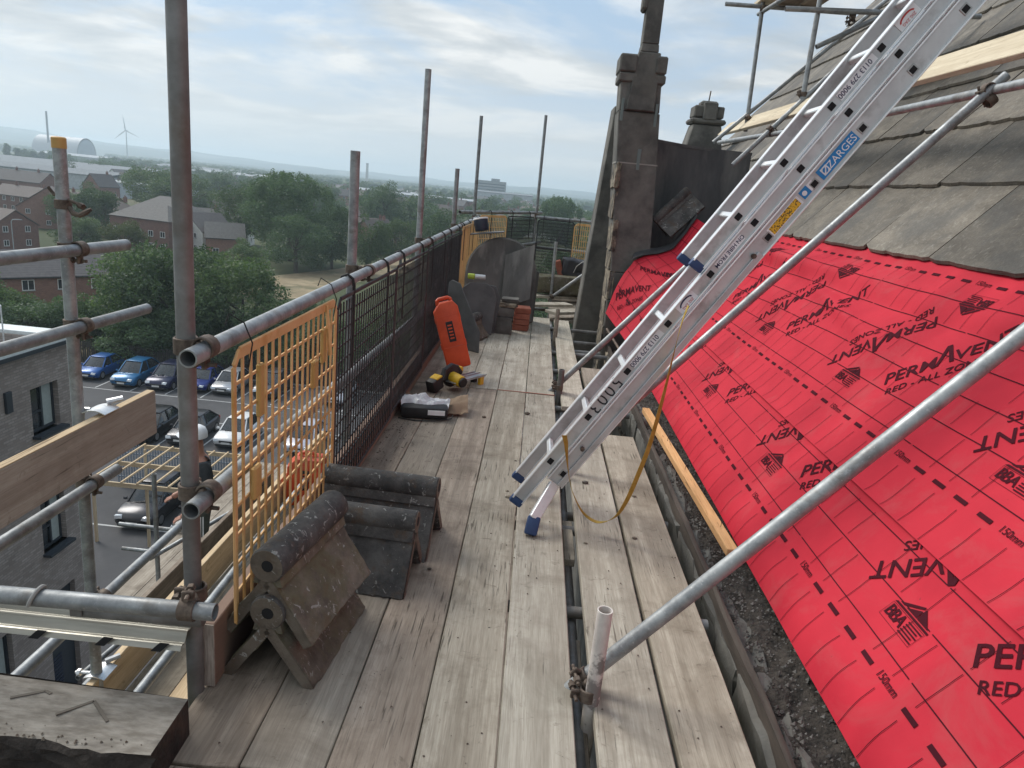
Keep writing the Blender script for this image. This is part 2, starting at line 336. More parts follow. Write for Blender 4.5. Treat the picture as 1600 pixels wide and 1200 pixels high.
# --- background
def brickwall(name, a, b, mortar, sc=1.0, rnd=.08):
    m, nt = newmat(name); tc = NN(nt, 'ShaderNodeTexCoord'); ge = NN(nt, 'ShaderNodeNewGeometry')
    s = NN(nt, 'ShaderNodeSeparateXYZ', Vector=tc.outputs['Object']); nr = NN(nt, 'ShaderNodeSeparateXYZ', Vector=NN(nt, 'ShaderNodeVectorTransform', {'vector_type': 'NORMAL', 'convert_from': 'WORLD', 'convert_to': 'OBJECT'}, _0=ge.outputs['True Normal']).outputs[0])
    u = MIX(nt, MATH(nt, 'GREATER_THAN', MATH(nt, 'ABSOLUTE', nr.outputs[0]), .7), s.outputs[0], s.outputs[1])
    v = NN(nt, 'ShaderNodeCombineXYZ', X=u, Y=s.outputs[2]).outputs[0]
    br = NN(nt, 'ShaderNodeTexBrick', Vector=v, Color1=a, Color2=b, Mortar=mortar, Scale=sc, **{'Mortar Size': .010, 'Brick Width': .225, 'Row Height': .075, 'Bias': -.1})
    col = MIX(nt, .8, br.outputs[0], RAMP(nt, noise(nt, v, 1.3, 6), [(.3, .82), (.7, 1.12)]), 'MULTIPLY')
    finish(nt, tint(nt, col, rnd), .9, 0, br.outputs[1], -.3, .006); return m
M['brick_grey'] = brickwall('grey_brick', (.235, .195, .175), (.34, .295, .27), (.215, .19, .175))
M['brick_house'] = brickwall('red_house_brick', (.165, .075, .060), (.23, .105, .082), (.20, .155, .135))
M['brick_orange'] = brickwall('orange_house_brick', (.22, .098, .072), (.29, .14, .10), (.24, .19, .16))
M['render'] = pbr('white_render', (.60, .60, .58), (.70, .70, .68), 2, .85, 0, .1, 20, .003)
def rooftile(name, a, b):
    m, nt = newmat(name); v = coords(nt, (1, 1, 1))
    s = NN(nt, 'ShaderNodeSeparateXYZ', Vector=NN(nt, 'ShaderNodeTexCoord').outputs['Object'])
    w = NN(nt, 'ShaderNodeTexWave', {'bands_direction': 'Z'}, Vector=NN(nt, 'ShaderNodeTexCoord').outputs['Object'], Scale=1.4, Distortion=.4).outputs[1]
    col = RAMP(nt, noise(nt, v, 2.2, 6, .65), [(.3, a), (.7, b)]); col = MIX(nt, .35, col, RAMP(nt, w, [(.0, .55), (.3, 1.0)]), 'MULTIPLY')
    finish(nt, tint(nt, col, .15), .85, 0, w, .3, .03); return m
M['roof_dark'] = rooftile('dark_roof_tiles', (.075, .070, .072), (.115, .105, .105))
M['roof_brown'] = rooftile('brown_roof_tiles', (.09, .075, .07), (.135, .112, .102))
M['roof_grey'] = rooftile('grey_roof_tiles', (.10, .096, .093), (.15, .144, .138))
M['glass'] = pbr('window_glass', (.02, .025, .03), (.04, .045, .05), 3, .06, 0, 0, spec=.8)
M['upvc'] = flat('white_window_frame', (.75, .75, .75), .5)
M['dark_frame'] = flat('dark_window_frame', (.028, .036, .046), .5)
M['coping_white'] = flat('pale_coping', (.62, .66, .66), .5)
M['blind'] = flat('pale_reveal', (.33, .37, .36), .7)
M['white_sheet'] = pbr('white_cladding', (.30, .32, .34), (.40, .42, .44), 1, .9, 0, .1, 8, .02, rnd=.05, spec=.1)
M['grey_sheet'] = pbr('grey_cladding', (.17, .185, .20), (.25, .265, .28), 1, .9, 0, .1, 8, .02, rnd=.1, spec=.1)
M['hall_glass'] = pbr('hall_glass', (.28, .33, .40), (.38, .43, .49), 2, .3, .2, 0)
M['hall_roof'] = pbr('hall_roof', (.36, .38, .41), (.44, .46, .49), 1, .6, .1, 0)
def tarmac(name, a, b):
    m, nt = newmat(name); v = coords(nt, rnd=False)
    col = RAMP(nt, noise(nt, v, .22, 8, .65), [(.3, a), (.7, b)]); col = MIX(nt, RAMP(nt, noise(nt, v, .9, 6, .7), [(.55, 0.0), (.75, .5)]), col, tuple(x*1.25 for x in b))
    finish(nt, col, .9, 0, noise(nt, v, 30, 4), .2, .01, .3); return m
M['tarmac'] = tarmac('tarmac', (.060, .060, .064), (.088, .088, .092))
M['paint'] = flat('road_paint', (.42, .43, .43), .8)
M['kerb'] = flat('kerb_stone', (.28, .28, .27), .85)
def groundmat():
    m, nt = newmat('ground'); v = coords(nt, rnd=False)
    col = RAMP(nt, noise(nt, v, .012, 8, .6), [(.34, (.045, .060, .026)), (.5, (.075, .085, .040)), (.62, (.16, .135, .085)), (.75, (.07, .085, .04))])
    col = MIX(nt, RAMP(nt, noise(nt, v, .13, 7, .65), [(.4, 0.0), (.7, .55)]), col, (.04, .055, .022))
    finish(nt, col, .95, 0, noise(nt, v, .8, 6), .6, .3, .2); return m
M['ground'] = groundmat()
M['straw'] = pbr('dry_grass', (.20, .155, .090), (.30, .24, .15), .35, .95, 0, .5, 4, .05, rnd=0, c3=(.10, .10, .05), sc3=.2)
M['hill'] = pbr('hill_cover', (.020, .034, .022), (.060, .075, .046), .0016, .95, 0, 0, c3=(.16, .16, .13), sc3=.004, t3=(.57, .64), rnd=0, det=9)
def leafmat(name, a, b, c):
    m, nt = newmat(name); tc = NN(nt, 'ShaderNodeTexCoord'); oi = NN(nt, 'ShaderNodeObjectInfo')
    v = NN(nt, 'ShaderNodeVectorMath', {'operation': 'ADD'}, _0=tc.outputs['Object'], _1=NN(nt, 'ShaderNodeCombineXYZ', X=oi.outputs['Random']).outputs[0]).outputs[0]
    col = RAMP(nt, noise(nt, v, 9, 5, .7), [(.32, a), (.5, b), (.7, c)])
    col = tint(nt, col, .22)
    d = NN(nt, 'ShaderNodeBsdfPrincipled', Base_Color=col, Roughness=.6, **{'Specular_IOR_Level': .25}); t = NN(nt, 'ShaderNodeBsdfTranslucent', Color=MIX(nt, 1.0, col, (1.0, 1.15, .6), 'MULTIPLY'))
    NN(nt, 'ShaderNodeOutputMaterial', Surface=NN(nt, 'ShaderNodeMixShader', Fac=.36, _1=d, _2=t)); return m
M['leaf'] = leafmat('leaves', (.062, .098, .050), (.105, .152, .078), (.17, .22, .118))
M['leaf_dark'] = leafmat('dark_leaves', (.052, .086, .050), (.082, .125, .071), (.125, .178, .098))
M['leaf_olive'] = leafmat('olive_leaves', (.050, .062, .026), (.075, .092, .040), (.11, .125, .060))
M['fence'] = pbr('dark_fence_board', (.030, .028, .024), (.060, .056, .048), 4, .9, 0, .3, 20, .01, (3, 3, .3))
M['bark'] = pbr('bark', (.05, .042, .034), (.10, .085, .07), 6, .95, 0, .6, 14, .03, (1, 1, .3))
# --- cars and people
def paint(name, c, metal=.25): return pbr(name, tuple(x*.92 for x in c), c, 3, .28, metal, 0, rnd=0, spec=.6)
M['car_blue'] = paint('car_bright_blue', (.010, .085, .30)); M['car_teal'] = paint('car_sky_blue', (.02, .13, .29)); M['car_navy'] = paint('car_navy', (.014, .018, .055))
M['car_dblue'] = paint('car_deep_blue', (.015, .03, .18)); M['car_silver'] = paint('car_silver', (.42, .43, .45), .5); M['car_black'] = paint('car_black', (.012, .012, .014))
M['car_grey'] = paint('car_graphite', (.055, .055, .062), .4); M['car_white'] = paint('car_white', (.66, .67, .68), 0); M['car_lilac'] = paint('car_pale_grey', (.46, .46, .52), .3)
M['car_glass'] = pbr('car_glass', (.018, .022, .026), (.03, .034, .04), 3, .05, 0, 0, spec=.9)
M['tyre'] = flat('tyre_rubber', (.015, .015, .015), .85); M['rim'] = flat('alloy_rim', (.35, .36, .37), .35, .6)
M['lamp_glass'] = flat('headlamp', (.62, .66, .70), .15, .2); M['plate'] = flat('number_plate', (.62, .62, .60), .5)
M['skin'] = flat('skin', (.40, .20, .14), .6); M['shirt'] = pbr('dark_tshirt', (.035, .04, .045), (.06, .065, .07), 6, .9, 0, .4, 14, .02)
M['shorts'] = pbr('olive_shorts', (.060, .066, .052), (.09, .096, .078), 6, .9, 0, .4, 14, .02); M['hat'] = flat('white_hard_hat', (.75, .76, .78), .35)
M['boot'] = flat('work_boot', (.05, .035, .025), .8)
M['palisade'] = flat('blue_grey_palisade', (.20, .24, .29), .6)
# ------------------------------------------------------------------ the land
GZ = -15.0
def ground():
    rs = [0, 12, 25, 40, 60, 90, 130, 180, 250, 350, 500, 700, 950, 1300, 1700, 2200, 2900]
    m = MB(); n = 72
    for r in rs: m.v += [(r*math.sin(2*math.pi*j/n), r*math.cos(2*math.pi*j/n), GZ - .0 + (0 if r < 1200 else (r-1200)*.002)) for j in range(n)]
    for i in range(len(rs)-1): m.f += [(i*n+(j+1) % n, i*n+j, (i+1)*n+j, (i+1)*n+(j+1) % n) for j in range(n)]
    tag(m.build('ground', M['ground'], org=(0, 0, GZ)), kind='structure')
ground()
def fbm(x, y, seed=0):
    s = 0
    for k, (fx, fy, a) in enumerate(((1, 1.3, 1), (2.1, 1.9, .5), (4.3, 3.7, .27), (8.9, 7.9, .16), (17, 16, .10))): s += a*math.sin(x*fx + seed*1.7 + k*2.1 + 1.3*math.sin(y*fy + k))*math.cos(y*fy*.8 + seed + k*1.1)
    return s
def hills():
    m = MB(); na, nr = 260, 22
    rs = [2500 + 90*i for i in range(nr)]
    def h(a, r):
        t = (r-2500)/1800
        return GZ + 3 + 52*max(0, min(1, t))**1.2*(1 + .30*fbm(a*5, t*2, 1)) + 7*fbm(a*26, t*7, 2)*min(1, max(t, 0)*2) + (14 if a < -.2 else 0)*min(1, max(t, 0))*min(1, (-a-.2)*2 if a < -.2 else 0)
    for r in rs:
        for j in range(na):
            a = -1.6 + 3.2*j/(na-1); m.v.append((r*math.sin(a), r*math.cos(a), h(a, r)))
    for i in range(nr-1): m.f += [(i*na+j+1, i*na+j, (i+1)*na+j, (i+1)*na+j+1) for j in range(na-1)]
    tag(m.build('hills', M['hill'], org=(0, 0, GZ)), kind='structure')
hills()
def sheet(name, pts, z, mt, kind='structure'):
    m = MB(); m.v = [(x, y, z) for x, y in pts]; m.f = [tuple(range(len(pts)))]
    return tag(m.build(name, mt, smooth=0), kind=kind)
CPZ = -14.8
sheet('car_park', [(-46, 22), (6, 22), (6, 53.4), (-46, 53.4)], CPZ, M['tarmac'])
sheet('path', [(-46, 2), (-10, 2), (6, 21.9), (-46, 21.9)], CPZ - .004, M['tarmac'])
sheet('dry_field', [(-39, 84), (-30, 96), (-28, 118), (-20, 150), (-27, 165), (-36, 128), (-46, 100)], GZ + .02, M['straw'])
sheet('dry_verge', [(-47, 54), (-20, 54), (-18, 62), (-30, 70), (-50, 66)], GZ + .03, M['straw'])
sheet('footpath', [(-22, 132), (-18, 132), (-23, 200), (-30, 240), (-33, 240), (-27, 190)], GZ + .03, M['straw'])
def marking(x0, y0, x1, y1, w=.1):
    m = MB(); d = Vector((x1-x0, y1-y0, 0)).normalized(); a = Vector((-d.y, d.x, 0))*w/2
    m.v = [tuple(Vector((x, y, CPZ+.005)) + s*a) for x, y, s in ((x0, y0, 1), (x0, y0, -1), (x1, y1, -1), (x1, y1, 1))]; m.f = [(0, 1, 2, 3)]
    tag(m.build('painted_line', M['paint'], smooth=0), kind='structure')
marking(-46, 48.15, 5, 47.4)
for i in range(13): marking(-33.2 + 2.55*i, 48.1, -33.2 + 2.55*i, 53.1)
marking(-40, 43.6, 5, 43.1); marking(-40, 33.4, 5, 33.2)
for i in range(13): marking(-23.6 + 2.45*i - 9.8, 38.4, -23.6 + 2.45*i - 9.8, 43.2)
marking(-22, 28.9, -6, 28.7, .12)
tag(MB().box((-20, 53.5, CPZ+.06), (52, .2, .13)).build('kerb', M['kerb'], bev=.02), kind='structure')

# ------------------------------------------------------------------ trees
LV = {}
def leafmesh(name, seed, n, blobs, size, mt):
    rs = np.random.RandomState(seed); B = np.array(blobs); w = (B[:, 3]*B[:, 4]*B[:, 5])**(.62); w /= w.sum()
    k = rs.choice(len(B), n, p=w); d = rs.normal(size=(n, 3)); d /= np.linalg.norm(d, axis=1)[:, None]
    rad = (.45 + .55*rs.rand(n)**.45)*(1 + .10*rs.randn(n)); c = B[k, :3] + d*rad[:, None]*B[k, 3:6]
    c = c[c[:, 2] > .06]; n = len(c)
    a = rs.normal(size=(n, 3)); a /= np.linalg.norm(a, axis=1)[:, None]; b = np.cross(a, rs.normal(size=(n, 3))); b /= np.linalg.norm(b, axis=1)[:, None]
    s = size*(.55 + .9*rs.rand(n))[:, None]; a = a*s; b = b*s*.62
    V = np.stack([c - a, c + b*.9, c + a, c - b*.9], 1).reshape(-1, 3)
    me = bpy.data.meshes.new(name); me.vertices.add(len(V)); me.vertices.foreach_set('co', V.ravel())
    me.loops.add(4*n); me.loops.foreach_set('vertex_index', np.arange(4*n)); me.polygons.add(n); me.polygons.foreach_set('loop_start', np.arange(0, 4*n, 4))
    me.update(calc_edges=True); me.materials.append(mt); return me
def blobs_round(seed, nb=26, rx=.44, zc=.60, rz=.38, br=.15, low=.0):
    rs = random.Random(seed); out = [(0, 0, zc, rx*.62, rx*.62, rz*.7)]
    for i in range(nb):
        ph = rs.uniform(0, 2*math.pi); ct = rs.uniform(-.75, 1); st = math.sqrt(1-ct*ct); q = rs.uniform(.62, 1.0)
        r = br*rs.uniform(.65, 1.25); out.append((math.cos(ph)*st*rx*q, math.sin(ph)*st*rx*q, zc + ct*rz*q - low*rs.random(), r, r, r*rs.uniform(.7, 1.05)))
    return out
def blobs_poplar(seed, w=.15, nb=16):
    rs = random.Random(seed); out = []
    for i in range(nb):
        z = .12 + .82*i/nb; ww = w*math.sin(math.pi*min(1, .12 + .88*(1 - i/nb)))**.7
        for _ in range(2): out.append((rs.uniform(-.4, .4)*ww, rs.uniform(-.4, .4)*ww, z, ww*.75, ww*.75, .075))
    return out
def blobs_willow(seed):
    rs = random.Random(seed); out = blobs_round(seed, 22, .46, .52, .36, .15)
    for i in range(46):
        ph = rs.uniform(0, 2*math.pi); q = math.sqrt(rs.random())*.42; zt = .78 + .22*(1 - (q/.42)**2)*rs.uniform(.8, 1)
        out.append((math.cos(ph)*q, math.sin(ph)*q, zt - .09, .028, .028, .10*rs.uniform(.7, 1.2)))
    return out
def trunkmesh(seed, th=.5, r=.028, spread=.28):
    rs = random.Random(seed); m = MB(); m.path([(0, 0, 0), (.006, .004, th*.4), (-.004, .01, th*.75), (.01, 0, th*1.25)], [r*1.25, r, r*.75, r*.3], 9)
    for i in range(7):
        a = rs.uniform(0, 6.28); z0 = th*rs.uniform(.55, 1.05); q = spread*rs.uniform(.6, 1)
        m.path([(0, 0, z0), (math.cos(a)*q*.5, math.sin(a)*q*.5, z0 + .10), (math.cos(a)*q, math.sin(a)*q, z0 + .17 + .1*rs.random())], [r*.5, r*.34, r*.14], 6)
    me = bpy.data.meshes.new('trunk'); me.from_pydata(m.v, [], m.f); me.materials.append(M['bark']); return me
for i in range(4):
    LV['round', i] = (leafmesh('crown', 10+i, 15000, blobs_round(20+i, 30, .46, .53, .44, .15), .0135, M['leaf']), trunkmesh(i))
    LV['dark', i] = (leafmesh('crown', 30+i, 13000, blobs_round(40+i, 28, .46, .50, .46, .16), .0145, M['leaf_dark']), trunkmesh(7+i))
for i in range(2):
    LV['olive', i] = (leafmesh('crown', 50+i, 9000, blobs_round(60+i, 20, .46, .52, .42, .17), .0165, M['leaf_olive']), trunkmesh(14+i))
    LV['poplar', i] = (leafmesh('crown', 70+i, 3500, blobs_poplar(70+i), .018, M['leaf_dark']), trunkmesh(20+i, .3, .02, .05))
    LV['small', i] = (leafmesh('crown', 80+i, 2600, blobs_round(80+i, 15, .46, .52, .42, .18), .030, M['leaf_dark']), trunkmesh(24+i))
LV['willow', 0] = (leafmesh('crown', 90, 30000, blobs_willow(5), .0100, M['leaf_dark']), trunkmesh(30, .35, .03, .3))
_tk = [0]
def tree(kind, x, y, h, w, label, group=None, z=GZ, cat='tree', name=None):
    _tk[0] += 1; vs = [k for k in LV if k[0] == kind]; cr, tr = LV[vs[_tk[0] % len(vs)]]
    t = thing(name or {'poplar': 'poplar_tree', 'olive': 'bushy_tree', 'willow': 'willow_tree'}.get(kind, 'broadleaf_tree'), label, cat, (x, y, z - .05), group, rz=_tk[0]*1.9)
    t.scale = (w, w, h)
    for nm, me in (('crown', cr), ('trunk', tr)):
        o = bpy.data.objects.new(nm, me); COL.objects.link(o); o.parent = t
    return t
# trees behind the car park fence
tree('round', -34.2, 60.5, 9.0, 10, 'broad tree behind the fence above the bright blue hatchback')
tree('dark', -29.4, 58.5, 9.9, 10, 'dark tree behind the fence right above the sky blue car')
tree('round', -24.6, 59.5, 9.0, 10, 'large tree behind the fence just left of the tall near standard')
tree('dark', -20.6, 61.5, 6.0, 8, 'dark tree behind the fence just right of the tall near standard')
tree('round', -16.0, 60.5, 4.6, 6, 'lighter green tree below the near end of the guard rail')
tree('round', -10.6, 62, 5.5, 8, 'tree seen through the first black guard panel')
tree('dark', -5, 66, 7.2, 9.0, 'dark tree seen through the middle of the black guard panels')
tree('round', -45.5, 56.5, 7.4, 7.0, 'rounded leafy tree beside the grey brick building roof')
tree('olive', -37.5, 66, 7.4, 7.0, 'olive bushy tree under the near brick terrace')
for i, (x, y, h, w) in enumerate([(-50 + 3.1*k_, 55.4 + 1.3*(k_ % 3), 4.2 + 1.5*((k_*7) % 5)/5, 5.2 + (k_ % 4)*.7) for k_ in range(18)]):
    tree('dark', x, y, h, w, 'low dense shrub growing through the car park fence', 'shrubs along the car park fence', cat='shrub', name='shrub')
tree('dark', 2.5, 74, 9.6, 10, 'dark tree behind the far black guard left of the middle standard')
tree('round', 9, 80, 10.2, 10, 'green tree behind the far black guard right of the middle standard')
tree('dark', 16, 86, 10.5, 11, 'dark tree behind the upright yellow guard by the pinnacle')
tree('dark', 6, 110, 11.2, 12, 'darker tree further behind the far black guards')
# middle distance
tree('willow', -46.5, 134, 17.0, 19.5, 'very large dark tree with feathery top standing on the skyline')
tree('round', -60, 146, 13.0, 13, 'rounded tree at the left shoulder of the very large feathery tree')
tree('dark', -40, 119, 9.6, 11.5, 'domed dark tree in front of the very large feathery tree')
tree('dark', -36.5, 128, 11.0, 8, 'dark tree at the right foot of the very large feathery tree')
tree('round', -43, 104, 6.4, 7.5, 'small bright tree at the edge of the dry field')
tree('olive', -41, 93, 5.6, 12, 'wide olive bush left of the dry field')
tree('round', -42, 83, 6.6, 9.5, 'green tree in front of the white gabled house')
tree('round', -36, 78, 6.4, 8.5, 'green tree beside the dry field, nearest of the row')
tree('round', -29.5, 125, 10.5, 8, 'tree just right of the short standard at the guard rail')
tree('round', -26.5, 141, 9.5, 9, 'light tree between the short standard and the tallest standard')
tree('dark', -18.5, 150, 12, 14, 'wide dark tree behind the tallest standard')
tree('round', -12, 128, 7.5, 9, 'round green bush top right of the tallest standard')
tree('dark', -46, 215, 16, 14, 'conical dark tree between the distant red houses')
tree('willow', 5.5, 205, 17.2, 15.5, 'spiky topped tree rising beyond the far guard panels')
tree('dark', -5.5, 262, 11, 6.5, 'slim dark tree left of the spiky topped tree')
tree('round', 15.5, 215, 11.5, 6, 'small tree between the spiky topped tree and the stone pinnacle')
tree('round', -98, 200, 13, 22, 'broad rounded tree above the long brick block')
tree('round', -112, 212, 13.5, 20, 'broad rounded tree left above the long brick block')
tree('dark', -80, 205, 13, 16, 'dark tree right of the tall near standard below the white sheds')
tree('dark', -70, 225, 12.5, 15, 'dark tree above the small terrace roofs')
tree('dark', -92, 150, 10.4, 10, 'dark tree left of the long brick block with white windows')
tree('dark', -85, 137, 9.5, 9, 'dark tree in front of the gabled brick house')
tree('round', -98, 148, 8, 8, 'green tree beside the gabled brick house')
tree('round', -78, 121, 5.5, 9, 'low hedge-like bush beside the small red house')
tree('olive', -68, 117, 6.2, 8, 'yellow green bush in front of the long brick block')
tree('round', -132, 152, 13, 14, 'tree at the left edge above the small red house')
tree('dark', -146, 330, 12, 13, 'dark round tree below the wind turbine')
for i, (x, h) in enumerate(((-481, 17), (-474, 14), (-469, 13.5), (-463, 12.5), (-457, 13), (-452, 14), (-443, 16))):
    tree('poplar', x, 650 + i*3, h, 24, ['tallest poplar at the left end of the row before the hall', 'second poplar from the left of the row before the hall', 'third poplar from the left of the row before the hall', 'shortest poplar in the middle of the row before the hall', 'fifth poplar from the left of the row before the hall', 'second poplar from the right of the row before the hall', 'right end poplar of the row before the hall'][i], 'poplars before the hall')
rt = random.Random(11)
n_far = 0
for i in range(310):
    y = rt.uniform(180, 760) if i < 230 else rt.uniform(380, 900); x = -y*(rt.uniform(-.10, .62) if i < 230 else rt.uniform(.25, .72)) + rt.uniform(-15, 15)
    if y < 260 and x < -60: continue
    h = rt.uniform(7, 12.5); w = h*rt.uniform(.9, 1.35); n_far += 1
    tree('small', x, y, h, w, 'small round tree scattered between the distant houses of the town', 'distant town trees')
def far_wood():
    rs = np.random.RandomState(3); n = 26000
    y = rs.uniform(700, 2600, n); a = rs.uniform(-.75, .20, n); x = y*np.tan(a); cl = np.sin(x*.011 + 1.2*np.sin(y*.006)) + np.sin(y*.017 + x*.004) + .6*np.sin(x*.05 + y*.03)
    k = cl > .35; x, y = x[k], y[k]; n = len(x); h = rs.uniform(6, 13, n); w = h*rs.uniform(.8, 1.5, n)
    V = np.zeros((n, 9, 3)); F = []
    for j in range(4):
        ph = j*math.pi/2 + rs.rand(n); V[:, j, 0] = x + np.cos(ph)*w*.5; V[:, j, 1] = y + np.sin(ph)*w*.5; V[:, j, 2] = GZ + h*.12
        V[:, 4+j, 0] = x + np.cos(ph+.6)*w*.44; V[:, 4+j, 1] = y + np.sin(ph+.6)*w*.44; V[:, 4+j, 2] = GZ + h*rs.uniform(.6, .85, n)
    V[:, 8] = np.stack([x, y, GZ + h], 1)
    V[:, :, 2] += np.where(V[:, :, 1] > 1200, (np.hypot(V[:, :, 0], V[:, :, 1])-1200).clip(0)*.002, 0)
    base = []
    for j in range(4):
        j2 = (j+1) % 4; base += [(j, j2, 4+j2, 4+j), (4+j, 4+j2, 8)]
    F = [tuple(9*i + q for q in f) for i in range(n) for f in base]
    m = MB(); m.v = V.reshape(-1, 3).tolist(); m.f = F
    tag(m.build('far_woodland', M['leaf_dark'], smooth=0, org=(0, 1000, GZ)), 'hazy dark green woodland belts below the hills', 'woodland', kind='stuff')
far_wood()

# ------------------------------------------------------------------ houses
def window(parent, c, w, h, ax, mtf='upvc', out=1, mull=True):
    """window in a wall: ax 'x' = wall faces -y/+y, 'y' = wall faces -x/+x; out = facing sign"""
    c = Vector(c); e = Vector((1, 0, 0)) if ax == 'x' else Vector((0, 1, 0)); nrm = Vector((0, out, 0)) if ax == 'x' else Vector((out, 0, 0))
    def bx(m, cc, a, b, d): m.box(cc, (a, d, b) if ax == 'x' else (d, a, b))
    f = MB(); t = .07
    for s in (-1, 1): bx(f, c + e*s*(w/2 - t/2) + nrm*.03, t, h, .07)
    for s in (-1, 1): bx(f, c + Vector((0, 0, s*(h/2 - t/2))) + nrm*.03, w - 2*t, t, .068)
    if mull: bx(f, c + nrm*.028, t, h - 2*t, .06)
    fo = f.build('window', M[mtf], parent, smooth=0, world=False)
    g = MB(); bx(g, c + nrm*.012, w - 2*t, h - 2*t, .016); g.build('pane', M['glass'], fo, smooth=0, world=False)
    s = MB(); bx(s, c + Vector((0, 0, -h/2 - .05)) + nrm*.05, w + .16, .08, .13); s.build('sill', M['kerb'], fo, smooth=0, world=False)
def house(name, label, x, y, rz, w, d, h, pitch=38, wall='brick_house', roof='roof_dark', hip=False, ch=1, win=2, floors=2, front=True, side=True, gablewin=False, z=GZ, group=None, cat='house', door=False):
    t = thing(name, label, cat, (x, y, z), group, R(rz)); t.scale = (.82, .82, .82) if y < 260 else (1, 1, 1); rh = math.tan(R(pitch))*d/2
    m = MB(); m.box((0, 0, h/2), (w, d, h))
    if not hip: m.prism([(-d/2, 0), (d/2, 0), (0, rh)], (-w/2, 0, h), (0, 1, 0), (0, 0, 1), (w, 0, 0))
    m.build('wall', M[wall], t, smooth=0, world=False)
    o = .3; r = MB(); th = .12; e = d/2 + o; ze = h - math.tan(R(pitch))*o + .05; zr = h + rh + .08
    if hip:
        q = max(w/2 + o - e*.95, .2); hw = w/2 + o
        r.v = [(-hw, -e, ze), (hw, -e, ze), (hw, e, ze), (-hw, e, ze), (-q, 0, zr), (q, 0, zr)]; r.f = [(0, 1, 5, 4), (2, 3, 4, 5), (1, 2, 5), (3, 0, 4), (0, 3, 2, 1)]
    else:
        hw = w/2 + .25
        r.prism([(-e, ze), (0, zr), (e, ze), (e, ze + th), (0, zr + th + .03), (-e, ze + th)], (-hw, 0, 0), (0, 1, 0), (0, 0, 1), (2*hw, 0, 0))
    ro = r.build('roof', M[roof], t, smooth=0, world=False)
    for k in range(ch):
        cx = (-w/2 + w*(k + .5)/ch) if ch > 1 else w*.32
        c = MB().box((cx, .0, zr + .35), (.75, .55, 1.3)); [c.tube((cx + q, 0, zr + .95), (cx + q, 0, zr + 1.4), .1, 7) for q in (-.18, .18)]
        c.build('chimney', M[wall], ro, smooth=0, world=False)
    for fl in range(floors):
        zc = 1.55 + 2.65*fl
        if zc + .6 > h: continue
        if front:
            for i in range(win): window(t, (-w/2 + w*(i + .5)/win, -d/2, zc), min(1.3, w/win*.5), 1.25, 'x', out=-1)
        if side:
            for i in range(max(1, int(d/4))):
                for s_ in (-1, 1): window(t, (s_*w/2, -d/2 + d*(i + .5)/max(1, int(d/4)), zc), 1.0, 1.15, 'y', out=s_)
    g = MB(); g.box((0, -e - .04, ze), (w + .3, .1, .1)); g.build('gutter', M['black'], t, smooth=0, world=False)
    return t
house('brick_house', 'small red brick house with grey tiled roof at the left edge', -88, 115, -22, 12.5, 8.5, 4.9, 33, 'brick_house', 'roof_brown', ch=0, win=2)
house('brick_block', 'long dark brick block with three white windows and hipped grey roof', -70, 131, -16, 16, 10, 7.2, 30, 'brick_house', 'roof_grey', hip=True, ch=1, win=5)
house('brick_block', 'brick wing with low hipped roof left of the long brick block', -88, 147, -12, 14, 10, 6.2, 28, 'brick_house', 'roof_brown', hip=True, ch=1, win=3)
house('grey_roofed_hall', 'grey hipped roof rising behind the long brick block', -76, 147, -16, 16, 12, 7.2, 32, 'brick_house', 'roof_grey', hip=True, ch=0, win=3)
house('brick_terrace', 'near red brick terrace with dark roof behind the left standard', -50.5, 70.5, 52, 15, 8, 5.2, 32, 'brick_orange', 'roof_dark', ch=0, win=4)
house('gabled_house', 'gabled orange brick house with brown roof left of the yellow capped standard', -104, 152, -64, 9, 13, 5.4, 36, 'brick_orange', 'roof_brown', ch=0, win=2)
house('white_house', 'white house with grey upper window at the left edge', -118, 143, -20, 8, 7, 7.2, 30, 'render', 'roof_dark', ch=0, win=3)
house('terrace_row', 'long low terrace row with many small windows behind the gabled house', -118, 176, -17, 46, 8, 5.2, 34, 'brick_house', 'roof_brown', ch=4, win=13, side=False)
house('terrace_row', 'red terrace row with chimneys and dark roof left of the yellow capped standard', -168, 226, -14, 42, 9, 7.0, 38, 'brick_house', 'roof_dark', ch=4, win=9, side=False)
house('gabled_house', 'red gable end house at the left of the chimney terrace', -176, 214, 60, 9, 9, 7.2, 44, 'brick_house', 'roof_dark', ch=1, win=2)
house('gabled_house', 'red gabled house with white verge right of the yellow capped standard', -141, 231, 70, 9, 9, 7.4, 44, 'brick_house', 'roof_dark', ch=1, win=2)
house('white_gabled_house', 'dark roofed house with white gable right of the tall near standard', -62.5, 134, 62, 8.5, 10, 5.2, 36, 'render', 'roof_dark', ch=0, win=2)
house('brown_roofed_house', 'brown roofed house with orange gable beside the white gabled house', -57.5, 131.5, 25, 8, 8, 4.4, 36, 'brick_orange', 'roof_grey', ch=0, win=2)
house('grey_roofed_house', 'grey roofed house behind the white gabled house', -72, 152, 14, 13, 8, 5.6, 36, 'brick_house', 'roof_grey', ch=1, win=3)
house('white_fronted_house', 'small white fronted house with hipped roof among the trees', -65, 154, 8, 8, 7, 5.2, 34, 'render', 'roof_grey', hip=True, ch=0, win=3)
house('terrace_row', 'small distant terrace with white roof edge right of the tall near standard', -93, 203, 10, 24, 8, 5.4, 30, 'brick_house', 'roof_dark', ch=4, win=7, side=False)
house('red_house', 'red roofed house between the short and the tallest standard', -42, 178, 15, 11, 8, 5.2, 38, 'brick_house', 'roof_brown', ch=1, win=3)
house('red_house', 'red gabled house below the conical dark tree', -36, 160, 50, 8, 9, 5.2, 42, 'brick_house', 'roof_brown', ch=1, win=2)
